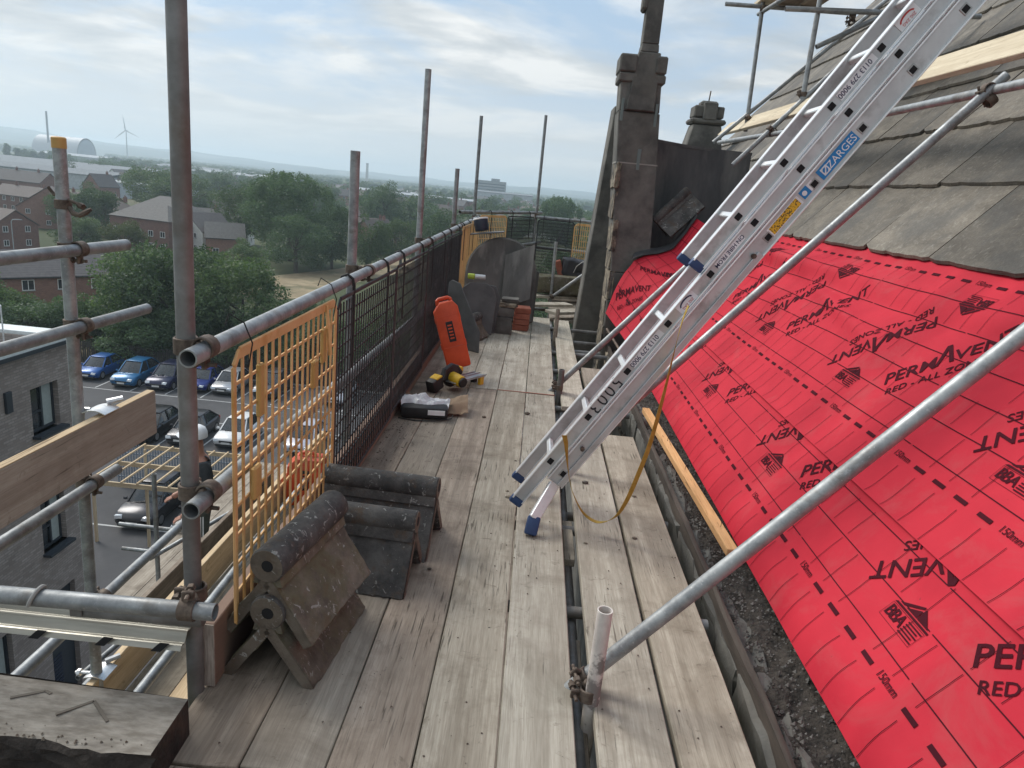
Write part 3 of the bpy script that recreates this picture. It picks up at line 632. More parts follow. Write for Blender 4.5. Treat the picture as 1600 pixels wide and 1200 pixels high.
house('red_house', 'long red house in the trees beside the conical dark tree', -50, 238, 8, 22, 8, 5.4, 40, 'brick_house', 'roof_brown', ch=2, win=5)
house('pale_house', 'pale fronted house in the trees right of the conical dark tree', -38, 247, -30, 9, 8, 5.4, 40, 'render', 'roof_brown', ch=1, win=3)
rt = random.Random(21)
for i in range(64):
    y = rt.uniform(260, 760); x = -y*rt.uniform(-.08, .60)
    wl = rt.choice(('brick_house', 'brick_house', 'brick_orange', 'render'))
    house('town_house', 'small white walled house in the distant town' if wl == 'render' else 'small red brick house with tiled roof in the distant town', x, y, rt.choice((-20, 10, 70, 40, -60)), rt.uniform(9, 26), 8, 5.4, 38, wl, rt.choice(('roof_dark', 'roof_brown', 'roof_brown')), ch=1, win=2 if y < 430 else 0, floors=2, side=False, front=y < 430, group='distant town houses')
def shed(label, x, y, rz, w, d, h, mt='white_sheet', rf='grey_sheet', z=GZ):
    t = thing('industrial_shed', label, 'warehouse', (x, y, z), 'industrial sheds', R(rz))
    MB().box((0, 0, h/2), (w, d, h)).build('wall', M[mt], t, smooth=0, world=False)
    MB().prism([(-d/2 - .4, h), (0, h + d*.06), (d/2 + .4, h), (d/2 + .4, h + .35), (0, h + d*.06 + .35), (-d/2 - .4, h + .35)], (-w/2 - .4, 0, 0), (0, 1, 0), (0, 0, 1), (w + .8, 0, 0)).build('roof', M[rf], t, smooth=0, world=False)
    m = MB()
    for i in range(max(2, int(w/14))): m.box((-w/2 + w*(i + .5)/max(2, int(w/14)), -d/2 - .05, h*.32), (3.2, .16, h*.5))
    m.build('loading_doors', M['grey_sheet'], t, smooth=0, world=False)
shed('long white shed at the left edge below the poplars', -232, 335, -12, 96, 30, 6.2)
shed('dark roofed factory with rooflights behind the long white shed', -262, 410, -12, 110, 50, 6.5, 'grey_sheet', 'grey_sheet')
shed('pale shed with grey roof right of the yellow capped standard', -176, 330, -14, 44, 24, 4.5, 'white_sheet', 'grey_sheet')
shed('low pale blue unit beside the white verged gable', -160, 285, -14, 18, 10, 5.5, 'hall_glass', 'white_sheet')
shed('long white roofed shed right of the tall near standard', -270, 650, -8, 110, 30, 8, 'grey_sheet', 'white_sheet')
shed('second white roofed shed behind the long one', -360, 800, -6, 120, 40, 8, 'grey_sheet', 'grey_sheet')
shed('distant white shed below the hall', -560, 880, -20, 110, 40, 9, 'grey_sheet', 'white_sheet')
shed('white roofed depot left of the tallest standard', -92, 520, 0, 40, 20, 7, 'grey_sheet', 'white_sheet')
shed('white roofed depot just right of the short standard', -118, 560, 0, 46, 22, 7, 'white_sheet', 'white_sheet')
shed('white shed behind the corner of the far guard rail', -58, 452, -4, 34, 16, 8, 'brick_house', 'white_sheet')
shed('pale long office right of the grey tower block', -40, 760, 5, 60, 20, 13, 'white_sheet', 'grey_sheet')
def tower():
    t = thing('tower_block', 'grey distant tower block on the skyline right of the guard corner', 'tower block', (-62, 900, GZ))
    MB().box((0, 0, 13), (34, 16, 26)).build('wall', M['grey_sheet'], t, smooth=0, world=False); MB().box((4, 0, 27.5), (10, 8, 3)).build('lift_housing', M['grey_sheet'], t, smooth=0, world=False)
    for k in range(7): MB().box((0, -8.05, 3 + 3.2*k), (32, .14, 1.3)).build('window_band', M['glass'], t, smooth=0, world=False)
tower()
def hall():
    t = thing('vaulted_hall', 'huge pale vaulted hall with glazed end and slim flue on the skyline', 'hall', (-718, 1040, GZ), rz=R(-8))
    n = 18; W_, H_, L_ = 38, 33, 72
    prof = [(-W_/2 + W_*.02*math.sin(math.pi*i/n) + W_*(1 - math.cos(math.pi*i/n))/2, H_*(math.sin(math.pi*i/n)**.72)) for i in range(n+1)]
    m = MB(); k = len(prof)
    for xx in (0, L_): m.v += [(xx, a, b) for a, b in prof]
    m.f = [(i, i+1, k+i+1, k+i) for i in range(k-1)] + [tuple(range(k))]
    m.build('vault', M['hall_roof'], t, world=False)
    g = MB().prism([(a*.93, b*.94) for a, b in prof], (L_ - .8, 0, 0), (0, 1, 0), (0, 0, 1), (1.0, 0, 0)); g.build('glazed_end', M['hall_glass'], t, smooth=0, world=False)
    MB().box((L_ + .3, 0, 4), (.5, W_*.9, 8)).build('base_wall', M['white_sheet'], t, smooth=0, world=False)
    MB().tube((24, -14, 12), (24, -14, 64), 1.3, 10).build('flue', M['grey_sheet'], t, world=False)
hall()
def turbine():
    t = thing('wind_turbine', 'white three bladed wind turbine on the far hill', 'wind turbine', (-880, 1540, GZ))
    MB().tube((0, 0, 0), (0, 0, 64), 1.5, 12, .9).build('mast', M['white_sheet'], t, world=False)
    MB().tube((-1, -2, 64.6), (1, 3, 64.6), 1.4, 10).build('nacelle', M['white_sheet'], t, world=False)
    for k, a in enumerate((98, 218, 338)):
        d = Vector((math.cos(R(a)), 0, math.sin(R(a)))); c = Vector((0, -2.6, 64.6))
        MB().path([c, c + d*5, c + d*17, c + d*31], [.8, 1.2, .8, .2], 6).build('blade', M['white_sheet'], t, world=False)
turbine()
def stack():
    t = thing('chimney_stack', 'slim pale chimney on the skyline left of the short standard', 'chimney', (-360, 1500, GZ))
    MB().tube((0, 0, 0), (0, 0, 42), 3.2, 12, 2.4).build('shaft', M['kerb'], t, world=False); MB().tube((0, 0, 42), (0, 0, 44), 2.8, 12).build('rim', M['grey_sheet'], t, world=False)
stack()
def street_lamp():
    t = thing('street_lamp', 'white street lamp post beside the small red house', 'street lamp', (-79.5, 107, GZ))
    MB().path([(0, 0, 0), (0, 0, 5.2), (.2, 0, 5.5), (1.2, 0, 5.6)], .07, 8).build('post', M['white_sheet'], t, world=False); MB().box((1.4, 0, 5.58), (.6, .25, .12)).build('lamp_head', M['grey_sheet'], t, bev=.03, world=False)
street_lamp()

# ------------------------------------------------------------------ car park furniture
def fence():
    t = thing('car_park_fence', 'dark vertical boarded fence along the back of the car park', 'fence', (-20, 53.9, CPZ))
    fb = MB().box((0, 0, .9), (.13, .03, 1.8)); me = None
    for i in range(290):
        x = -26 + i*.178
        if me is None: o = fb.build('board', M['fence'], t, smooth=0, world=False); me = o.data; o.location = (x, 0, 0)
        else: o = bpy.data.objects.new('board', me); COL.objects.link(o); o.parent = t; o.location = (x, (i % 2)*.02, random.uniform(-.04, .04))
    for z in (.4, 1.4): MB().box((0, .05, z), (52, .06, .1)).build('rail', M['fence'], t, smooth=0, world=False)
fence()
def car(name, label, x, y, mt, kind='hatch', rz=0, num='YK19 ABX'):
    """front faces -y"""
    L, Wd, H = {'hatch': (4.0, 1.74, 1.47), 'suv': (4.4, 1.82, 1.66), 'saloon': (4.6, 1.8, 1.45)}[kind]
    t = thing(name, label, 'car', (x, y + L/2, CPZ), 'cars in the car park', R(rz)); hw = Wd/2; l = L/2
    bz = .92 if kind == 'suv' else .84; hz = .80 if kind != 'suv' else .92
    # body: stations along the length: (y, sill, bonnet / belt height, half width)
    st = [(-l, .42, .58, hw*.72), (-l+.06, .30, .66, hw*.88), (-l+.3, .20, hz*.90, hw*.97), (-l+.8, .2, hz, hw), (-l*.45, .2, bz, hw), (0, .2, bz+.02, hw), (l*.5, .2, bz+.05, hw), (l-.35, .22, bz+.07, hw*.97), (l-.06, .32, bz+.02, hw*.9), (l, .44, .72, hw*.8)]
    m = MB(); n = 10
    for y_, z0, z1, w in st:
        m.v += [(-w*.9, y_, z0), (-w, y_, z0+.14), (-w*1.005, y_, (z0+z1)/2), (-w*.97, y_, z1-.06), (-w*.86, y_, z1), (w*.86, y_, z1), (w*.97, y_, z1-.06), (w*1.005, y_, (z0+z1)/2), (w, y_, z0+.14), (w*.9, y_, z0)]
    k = len(st)
    for i in range(k-1): m.f += [(i*n+j, i*n+(j+1) % n, (i+1)*n+(j+1) % n, (i+1)*n+j) for j in range(n)]
    m.f += [tuple(range(n-1, -1, -1)), tuple((k-1)*n + j for j in range(n))]
    m.f = [f[::-1] for f in m.f]
    m.build('body', mt, t, smooth=50, world=False)
    ys = [-l*.50, -l*.14, l*.50, l*(.93 if kind != 'saloon' else .78)]; g = MB(); zt = H - .05
    g.v = [(s*w, y_, z) for y_, z, w in ((ys[0], bz-.02, hw*.86), (ys[1], zt, hw*.66), (ys[2], zt-.02, hw*.66), (ys[3], bz+.02, hw*.84)) for s in (-1, 1)]
    g.f = [(0, 1, 3, 2), (2, 3, 5, 4), (4, 5, 7, 6), (0, 2, 4, 6), (1, 7, 5, 3)]
    g.build('windows', M['car_glass'], t, bev=.04, seg=2, world=False)
    r = MB(); r.box((0, (ys[1]+ys[2])/2, zt+.015), (hw*1.3, ys[2]-ys[1]+.1, .07)); r.build('roof', mt, t, bev=.03, seg=2, world=False)
    for s in (-1, 1):
        q = lambda y_, z, w: (s*w, y_, z)
        for a, b in ((q(ys[0], bz, hw*.87), q(ys[1], zt, hw*.675)), (q(ys[2], zt, hw*.675), q(ys[3], bz, hw*.85)), (q(l*.1, bz, hw*.885), q(l*.1, zt, hw*.675))): MB().bar(a, b, .07, .05).build('pillar', mt, t, world=False)
        MB().box((s*(hw+.09), ys[0]+.22, bz+.06), (.18, .12, .14)).build('wing_mirror', mt, t, bev=.03, world=False)
        MB().prism([(-.17, -.06), (.15, -.09), (.19, .06), (-.1, .08)], (s*hw*.66, -l+.16, hz*.72), (s, .0, 0), (0, .25, 1), (0, -.16, 0)).build('headlight', M['lamp_glass'], t, bev=.01, world=False)
        MB().box((s*hw*.72, l-.04, bz*.86), (.3, .08, .22)).build('tail_light', M['red_ink'], t, bev=.02, world=False)
        for y_ in (-l*.62, l*.60):
            w_ = MB().tube((s*(hw-.21), y_, .32), (s*(hw+.012), y_, .32), .32, 20).build('wheel', M['tyre'], t, bev=.02, world=False)
            MB().tube((s*(hw-.1), y_, .32), (s*(hw+.022), y_, .32), .205, 14).build('rim', M['rim'], w_, world=False)
    MB().box((0, -l+.045, .50), (hw*.95, .12, .17)).build('grille', M['black'], t, bev=.03, world=False)
    pl = MB().box((0, -l-.025, .42), (.52, .03, .115)).build('number_plate', M['plate'], t, world=False)
    MB().box((0, -l+.06, .27), (hw*1.5, .14, .12)).build('bumper', M['black'], t, bev=.03, world=False)
    MB().bar((-hw*.5, ys[0]-.02, bz+.0), (hw*.05, ys[0]+.06, bz+.06), .03, .03).build('wiper', M['black'], t, world=False)
    return t
car('parked_car', 'bright blue hatchback parked at the left end of the back row', -32.2, 49.4, M['car_blue'], 'hatch')
car('parked_car', 'sky blue car with roof shine, second in the back row', -28.95, 48.4, M['car_teal'], 'suv')
car('parked_car', 'dark navy sport utility car, third in the back row', -26.45, 48.5, M['car_navy'], 'suv')
car('parked_car', 'deep blue small car half hidden behind the tall near standard', -23.95, 49.0, M['car_dblue'], 'hatch')
car('parked_car', 'silver hatchback seen through the left edge of the yellow guard', -21.9, 49.0, M['car_silver'], 'hatch')
car('parked_car', 'dark car in the back row seen through the yellow guard', -18.8, 49.0, M['car_grey'], 'suv')
car('parked_car', 'pale car in the back row seen through the black guards', -13.6, 49.0, M['car_lilac'], 'hatch')
car('parked_car', 'white car in the back row seen far through the black guards', -8.5, 49.0, M['car_white'], 'hatch')
car('parked_car', 'long black estate car with roof rails in the middle row', -22.35, 38.4, M['car_black'], 'saloon')
car('parked_car', 'graphite hatchback beside the black estate car', -19.9, 38.7, M['car_grey'], 'hatch')
car('parked_car', 'white hatchback behind the workman in the middle row', -17.2, 39.0, M['car_white'], 'hatch')
car('parked_car', 'pale lilac grey car seen through the middle of the yellow guard', -13.0, 39.0, M['car_lilac'], 'hatch')
car('parked_car', 'silver car in the middle row seen through the first black guard', -9.4, 39.2, M['car_silver'], 'hatch')
car('parked_car', 'dark graphite sport utility car under the timber frame', -16.9, 28.5, M['car_grey'], 'suv')
car('parked_car', 'black saloon beside the graphite car under the timber frame', -14.2, 28.2, M['car_black'], 'saloon')
def pergola():
    t = thing('open_pergola', 'open timber roof frame standing over the dark graphite car', 'pergola', (-15.7, 29.6, CPZ))
    z = 2.85; x0, x1, y0, y1 = -2.2, 2.6, -2.3, 2.0
    for y_ in (y0, (y0+y1)/2, y1): MB().box(((x0+x1)/2, y_, z), (x1-x0, .075, .2)).build('beam', M['board_newx'], t, smooth=0, world=False)
    for i in range(8):
        x = x0 + .04 + (x1-x0-.08)*i/7; MB().box((x, (y0+y1)/2, z+.135), (.06, y1-y0+.1, .07)).build('joist', M['board_new'], t, smooth=0, world=False)
    for x in (x0+.08, .2, x1-.08):
        for y_ in (y0+.1, y1-.1): MB().box((x, y_, z/2-.05), (.1, .1, z-.1)).build('post', M['board_newz'], t, smooth=0, world=False)
pergola()
def palisade():
    t = thing('palisade_fence', 'blue grey steel palisade fence behind the timber frame', 'fence', (-16.5, 33.0, CPZ)); me = None
    for i in range(52):
        if me is None:
            o = MB().prism([(-.035, 0), (.035, 0), (.035, 2.2), (0, 2.3), (-.035, 2.2)], (0, 0, .05), (1, 0, 0), (0, 0, 1), (0, .02, 0)).build('pale', M['palisade'], t, smooth=0, world=False); me = o.data
        else: o = bpy.data.objects.new('pale', me); COL.objects.link(o); o.parent = t
        o.location = (-3.6 + i*.14, 0, 0)
    for z in (.5, 1.8): MB().box((0, .04, z), (7.6, .04, .06)).build('rail', M['palisade'], t, smooth=0, world=False)
palisade()

# ------------------------------------------------------------------ grey brick building on the left
def grey_building():
    t = thing('grey_brick_building', 'modern grey brick building with dark framed windows on the left', 'building', (-12.9, 19.2, CPZ))
    top = 11.25                                      # wall top above ground: z = -3.55
    # wall faces +x, openings cut as real gaps: bands and piers
    wins = [(-1.72, -.62, 8.86, 10.15, 1), (-1.72, -.72, 5.35, 6.85, 1), (-1.75, -.55, .05, 3.9, 0), (-5.2, -3.4, 8.5, 10.1, 1), (-5.2, -3.4, 5.3, 6.85, 1), (-5.4, -3.2, 1.0, 3.9, 1), (-9.0, -7.2, 8.5, 10.1, 1), (-9.0, -7.2, 5.3, 6.85, 1)]
    ys = sorted({-16.0, 0.0, *[w[0] for w in wins], *[w[1] for w in wins]}); m = MB()
    for a, b in zip(ys, ys[1:]):
        mid = (a+b)/2; cuts = sorted([(w[2], w[3]) for w in wins if w[0] <= mid <= w[1]]); z = 0
        for c0, c1 in cuts + [(top, top)]:
            if c0 - z > .01: m.box((-.2, mid, (z+c0)/2), (.4, b-a, c0-z))
            z = c1
    m.box((-6.2, -.2, top/2), (11.6, .4, top)); m.box((-12.2, -8, top/2), (.4, 16, top))
    m.build('wall', M['brick_grey'], t, smooth=0, world=False)
    MB().box((-6, -8, top-.5), (11.6, 15.5, .2)).build('roof', M['grey_sheet'], t, smooth=0, world=False)
    c = MB(); c.box((-.12, -8, top+.05), (.62, 16.2, .10)); c.box((-6.4, .0, top+.05), (12.0, .62, .098)); c.build('coping', M['coping_white'], t, smooth=0, world=False)
    MB().box((.215, -8, top-.05), (.03, 16.2, .10)).build('drip_edge', M['dark_frame'], t, smooth=0, world=False)
    for y0, y1, z0, z1, gl in wins:
        f = MB(); d = -.20; tt = .07
        if gl:
            for yy in (y0+tt/2, y1-tt/2): f.box((d, yy, (z0+z1)/2), (.1, tt, z1-z0))
            for zz in (z0+tt/2, z1-tt/2): f.box((d, (y0+y1)/2, zz), (.098, y1-y0-2*tt, tt))
            f.box((d, y0+(y1-y0)*.55, (z0+z1)/2), (.096, tt, z1-z0-2*tt)); f.box((d, y0+(y1-y0)*.28, z0+(z1-z0)*.42), (.094, (y1-y0)*.5, .06))
            fo = f.build('window', M['dark_frame'], t, smooth=0, world=False)
            MB().box((d-.01, y0+(y1-y0)*.28, (z0+z1)/2), (.02, (y1-y0)*.50, z1-z0-.15)).build('pane', M['glass'], fo, smooth=0, world=False)
            MB().box((d+.005, y0+(y1-y0)*.77, (z0+z1)/2), (.03, (y1-y0)*.36, z1-z0-.15)).build('side_panel', M['blind'], fo, smooth=0, world=False)
            MB().box((-.02, (y0+y1)/2, z0-.04), (.5, y1-y0+.1, .08)).build('sill', M['dark_frame'], fo, smooth=0, world=False)
        else:
            fo = MB().box((d, (y0+y1)/2, (z0+z1)/2), (.08, y1-y0, z1-z0)).build('door', M['dark_frame'], t, smooth=0, world=False)
            for k in range(12): MB().box((d+.055, (y0+y1)/2-.3, .4+k*.12), (.03, .55, .06)).build('louvre', M['navy'], fo, smooth=0, world=False)
    MB().box((.03, -2.55, 10.05), (.08, .22, .55)).build('wall_light', M['dark_frame'], t, bev=.01, world=False)
    # roof terrace guard
    r = MB()
    for p, q in (((-1.2, -.9, 12.15), (-9, -.9, 12.15)), ((-1.2, -.9, 12.15), (-1.2, -13, 12.15))): r.tube(p, q, .025, 8)
    for p in ((-1.2, -.9), (-4.5, -.9), (-8, -.9), (-1.2, -3.6), (-1.2, -6.4), (-1.2, -9.2)): r.tube((*p, 11.0), (*p, 12.15), .02, 8)
    r.build('roof_guard_rail', M['zinc'], t, world=False)
    k = MB().box((-5.4, -6, 11.15), (7.6, 8.4, .9)); k.build('roof_upstand', M['coping_white'], t, smooth=0, world=False)
grey_building()
# ------------------------------------------------------------------ the church: wall, gutter, roof, pinnacles
TH = R(50); EX = 1.085
CT, ST = math.cos(TH), math.sin(TH)
def RF(s, y, h=0.): return Vector((EX + s*CT - h*ST, y, s*ST + h*CT))      # point on the roof slope: s up the slope, h off it
church = thing('church', 'soot blackened stone church with slate roof under repair', 'church', (1.2, 6, GZ))
def rough_block(m, c, d, seed, amp=.02, n=3):
    """a stone with uneven faces: a subdivided box with jittered points"""
    rs = random.Random(seed); pts = {}; k = len(m.v)
    def P(i, j, l):
        if (i, j, l) not in pts:
            pts[i, j, l] = len(m.v); e = [(q/n - .5) for q in (i, j, l)]
            m.v.append(tuple(c[a] + e[a]*d[a]*(1 - .05*(abs(e[(a+1) % 3])*2)**4) + rs.uniform(-amp, amp)*min(1, d[a]*4) for a in range(3)))
        return pts[i, j, l]
    for i in range(n):
        for j in range(n):
            m.f += [(P(i, j, 0), P(i, j+1, 0), P(i+1, j+1, 0), P(i+1, j, 0)), (P(i, j, n), P(i+1, j, n), P(i+1, j+1, n), P(i, j+1, n)),
                    (P(i, 0, j), P(i+1, 0, j), P(i+1, 0, j+1), P(i, 0, j+1)), (P(i, n, j), P(i, n, j+1), P(i+1, n, j+1), P(i+1, n, j)),
                    (P(0, i, j), P(0, i, j+1), P(0, i+1, j+1), P(0, i+1, j)), (P(n, i, j), P(n, i+1, j), P(n, i+1, j+1), P(n, i, j+1))]
    return m
MB().box((3.1, 5.5, -7.75), (4.3, 19, 14.3)).build('core_wall', M['soot_stone'], church, smooth=0)
ew = MB().box((1.02, 5.0, -.75), (.10, 17, 1.2)).build('eaves_wall', M['soot_stone'], church, smooth=0)
for row in range(3):
    y = -1.0 + row*.21; k = 0
    while y < 9:
        ln = random.uniform(.38, .62); m = MB()
        rough_block(m, (.93, y + ln/2, -.19 - row*.30), (.13, ln - .018, .275), int(y*100) + row, .017, 5)
        m.build('stone', M['pale_stone'] if random.random() < .22 else M['soot_stone'], ew, smooth=0); y += ln
# gutter: rotten timber lip, grit bed
ge = MB(); rs = random.Random(6)
prof = lambda q, y: (.875 + .05*q + .006*math.sin(y*7), y, -.035 + (.022 if 0 < q < 1 else 0) + .006*math.sin(y*11 + q*3))
ge.grid(lambda a, b: (.880 + .026*a + .0015*math.sin(b*90) + .002*fbm(b*60, a, 4), -.6 + 9*b, .002 + .003*math.sin(a*math.pi) + .003*fbm(b*40, a*2, 6)), 5, 240)
ge.grid(lambda a, b: (.880 + .0015*math.sin(b*90) + .002*fbm(b*60, 0, 4) + .004*a*fbm(b*90, a*3, 2), -.6 + 9*b, .002 + .003*fbm(b*40, 0, 6) - .075*a), 4, 240, flip=True)
ge.grid(lambda a, b: (.906 + .0015*math.sin(b*90) + .002*fbm(b*60, 1, 4), -.6 + 9*b, .002 + .003*fbm(b*40, 2, 6) - .10*a), 2, 240)
ge.build('gutter_lip', M['gutter_edge'], church, smooth=25)
gb = MB(); gb.grid(lambda a, b: (.900 + .32*a, -.6 + 9*b, -.062 + .07*a*a + .016*fbm(a*9, b*150, 3) + .008*fbm(a*30, b*420, 5)), 14, 260)
gutter = gb.build('gutter_bed', M['rubble'], church, smooth=60)
gs = MB()
for i in range(2600):
    x = random.uniform(.93, 1.12); y = random.uniform(.6, 6.5); r = random.choice((.003, .004, .005, .006, .010)); z = -.055 + .07*((x-.918)/.3)**2 + random.uniform(0, .012)
    a = random.uniform(0, 3); b = r*random.uniform(.4, .9)
    gs.add([(x - r, y, z), (x, y - b, z), (x + r, y + b*.3, z), (x, y + b, z), (x + r*.2, y, z + r*1.1)], [(0, 1, 4), (1, 2, 4), (2, 3, 4), (3, 0, 4)])
tag(gs.build('gutter_grit', M['grit'], gutter, smooth=0), kind='stuff')
# roof
deck = MB(); deck.v = [RF(s, y, -.03) for s, y in ((.12, -2.5), (.12, 14.4), (8.2, 14.4), (8.2, -2.5))] + [RF(s, y, -.16) for s, y in ((.12, -2.5), (.12, 14.4), (8.2, 14.4), (8.2, -2.5))]
deck.f = [(0, 3, 2, 1), (4, 5, 6, 7), (0, 1, 5, 4), (1, 2, 6, 5), (2, 3, 7, 6), (3, 0, 4, 7)]
roof = deck.build('roof', M['board_grey'], church, smooth=0)
def slate_mesh(seed, L=.80):
    """unit width slate lying in (x = up the slope, y = along, z = out); ragged lower edge"""
    rs = random.Random(seed); n = 12; lo = []
    for i in range(n+1):
        q = min(1, max(0, i/n + (rs.uniform(-.03, .03) if 0 < i < n else 0))); lo.append((rs.uniform(-.003, .003) + (rs.uniform(.004, .016) if rs.random() < .22 else 0) + (.02*rs.random() if i in (0, n) else 0), q))
    m = MB(); t = .020
    top = [(a + .006, q, t) for a, q in lo]; bot = [(a, q, 0) for a, q in lo]
    m.v = bot + top + [(L, 0, 0), (L, 1, 0), (L, 0, t), (L, 1, t)]
    N = n+1; m.f = [(i+1, i, N+i, N+i+1) for i in range(n)] + [tuple(range(N, 2*N)) + (2*N+3, 2*N+2), (0, 2*N, 2*N+2, N), (2*N+1, n, N+n, 2*N+3)]
    m.f = [f[::-1] for f in m.f]
    me = bpy.data.meshes.new('slate'); me.from_pydata(m.v, [], m.f); me.materials.append(M['slate']); me.update(); return me
SL = [slate_mesh(i) for i in range(10)]
rs = random.Random(9); B_ = Matrix(((CT, 0, -ST), (0, 1, 0), (ST, 0, CT)))
nsl = 0
for c in range(10):
    s0 = 1.765 + .583*c; y = 1.2 + rs.uniform(0, .5)
    if c >= 3: y += .8*(c-2)
    while y < 14.2:
        wd = rs.uniform(.42, .95) if c < 5 else rs.uniform(.4, .75)
        o = bpy.data.objects.new('slate', SL[rs.randrange(10)]); COL.objects.link(o); o.parent = roof
        lift = rs.uniform(0, .006); tilt = Matrix.Rotation(-R(2.6) + rs.uniform(-.004, .004), 3, 'Y').inverted()
        b = (B_ @ tilt @ Matrix.Rotation(rs.uniform(-.003, .003), 3, 'Z'))
        p = RF(s0 + rs.uniform(-.006, .006), y, .030 + lift) - Vector(church.location) - roof.location
        o.matrix_local = Matrix.Translation(p) @ b.to_4x4() @ Matrix.Diagonal((1, wd - rs.uniform(.008, .020), 1, 1)); y += wd; nsl += 1
# gable pinnacle at the near end of the stone cross wall
def pinnacle():
    t = MB(); x0, x1, y0, y1 = .80, 1.155, 7.72, 8.30
    def shaft(zb, zt, xb0, xb1, xt0, xt1, yb0, yb1, yt0, yt1):
        t.add([(xb0, yb0, zb), (xb1, yb0, zb), (xb1, yb1, zb), (xb0, yb1, zb), (xt0, yt0, zt), (xt1, yt0, zt), (xt1, yt1, zt), (xt0, yt1, zt)], [(3, 2, 1, 0), (4, 5, 6, 7), (0, 1, 5, 4), (1, 2, 6, 5), (2, 3, 7, 6), (3, 0, 4, 7)])
    shaft(-1.2, .50, .815, 1.36, .815, 1.36, 7.72, 8.3, 7.72, 8.3)
    p = t.build('pinnacle', M['soot_stone'], church, bev=.012)
    def blk(name, mt, bev, *a):
        nonlocal t; t = MB(); shaft(*a); return t.build(name, mt, p, bev=bev)
    blk('shaft_stone', M['soot_stone'], .008, .504, .80, .818, 1.25, .816, 1.245, 7.722, 8.29, 7.722, 8.29)
    blk('shaft_stone', M['soot_stone'], .008, .804, 1.93, .816, 1.222, .735, 1.165, 7.724, 8.28, 7.80, 8.24)
    blk('shaft_stone', M['soot_stone'], .008, 1.934, 2.44, .737, 1.162, .70, 1.125, 7.802, 8.24, 7.83, 8.22)
    blk('shaft_stone', M['soot_stone'], .008, 2.444, 2.80, .705, 1.12, .685, 1.10, 7.84, 8.20, 7.86, 8.20)
    for x0, x1 in ((.655, .83), (1.02, 1.135)):
        b = MB(); b.box(((x0+x1)/2, 8.02, 2.90), (x1-x0, .40, .17)); b.build('capital_block', M['soot_stone'], p, bev=.015)
        b = MB(); b.box(((x0+x1)/2 + (.012 if x0 < .7 else -.004), 8.02, 2.765), (x1-x0+.014, .38, .09)); b.build('capital_moulding', M['soot_stone'], p, bev=.014)
    blk('spire_foot', M['soot_stone'], .01, 2.45, 3.02, .765, 1.06, .835, 1.06, 7.79, 8.1, 7.86, 8.12)
    blk('spire_shaft', M['soot_stone'], .006, 3.024, 3.10, .85, 1.035, .86, 1.03, 7.87, 8.1, 7.88, 8.1)
    blk('spire_shaft', M['soot_stone'], .006, 3.104, 4.3, .862, 1.028, .865, 1.02, 7.88, 8.1, 7.92, 8.06)
    MB().box((.845, 7.98, 3.52), (.06, .2, .22)).build('crocket', M['soot_stone'], p, bev=.02)
    for x, z in ((.735, 2.45), (1.085, 2.42)): MB().box((x, 7.826, z), (.028, .014, .22)).build('cramp', M['cramp'], p, bev=.003)
    MB().box((.965, 7.806, 1.93), (.035, .02, .30)).build('cramp', M['cramp'], p, bev=.003)
    MB().box((.95, 7.99, 1.932), (.437, .386, .014)).build('mortar_joint', M['mortar'], p, smooth=0)
    # rough quoin stones on the side towards the deck
    z = -1.1; k = 0
    while z < 1.75:
        h = random.uniform(.20, .34); m = MB(); xx = .832 - max(0, (z-.7))*.070
        rough_block(m, (xx, 7.99 + (.02 if k % 2 else -.01), z + h/2), (.055, .52 - .05*(k % 2), h - .012), k + 40, .016); m.build('quoin', M['pale_stone'], p, smooth=30); z += h; k += 1
pinnacle()
# dark raking buttress edge behind it
bt = MB(); bt.add([(.515, 9.0, -1.2), (1.10, 9.0, -1.2), (1.10, 9.5, -1.2), (.515, 9.5, -1.2), (.748, 9.0, 2.62), (1.10, 9.0, 2.62), (1.10, 9.4, 2.62), (.748, 9.4, 2.62)], [(3, 2, 1, 0), (4, 5, 6, 7), (0, 1, 5, 4), (1, 2, 6, 5), (2, 3, 7, 6), (3, 0, 4, 7)])
bt.build('raking_buttress', M['soot_stone'], church, bev=.015)
# felt covered cheek between pinnacle and roof
ck = MB(); ck.grid(lambda a, b: (1.12 + 1.12*a, 8.28 + .05*math.sin(a*5)*math.sin(b*3), (-.05 + 1.15*a*1.0) + b*((2.24 - .06*a - .02*math.sin(a*3.1)) - (-.05 + 1.15*a))), 14, 10)
ck.build('felt_cheek', M['lead'], church, smooth=60)
cr = MB(); cr.grid(lambda a, b: (1.10 + 1.15*a, 8.28 + 1.6*b, 2.245 - .06*a - .02*math.sin(a*3.1) + .03*math.sin(b*3)), 14, 6); cr.build('cheek_top', M['lead'], church, smooth=60, solid=.03)
vl = MB(); vl.grid(lambda a, b: RF(.25 + 2.45*a, 8.05 - .42*b + .0*a, .03 + .10*(1-b)**2), 16, 6); vl.build('valley_flashing', M['dpc'], church, smooth=60, solid=.006)
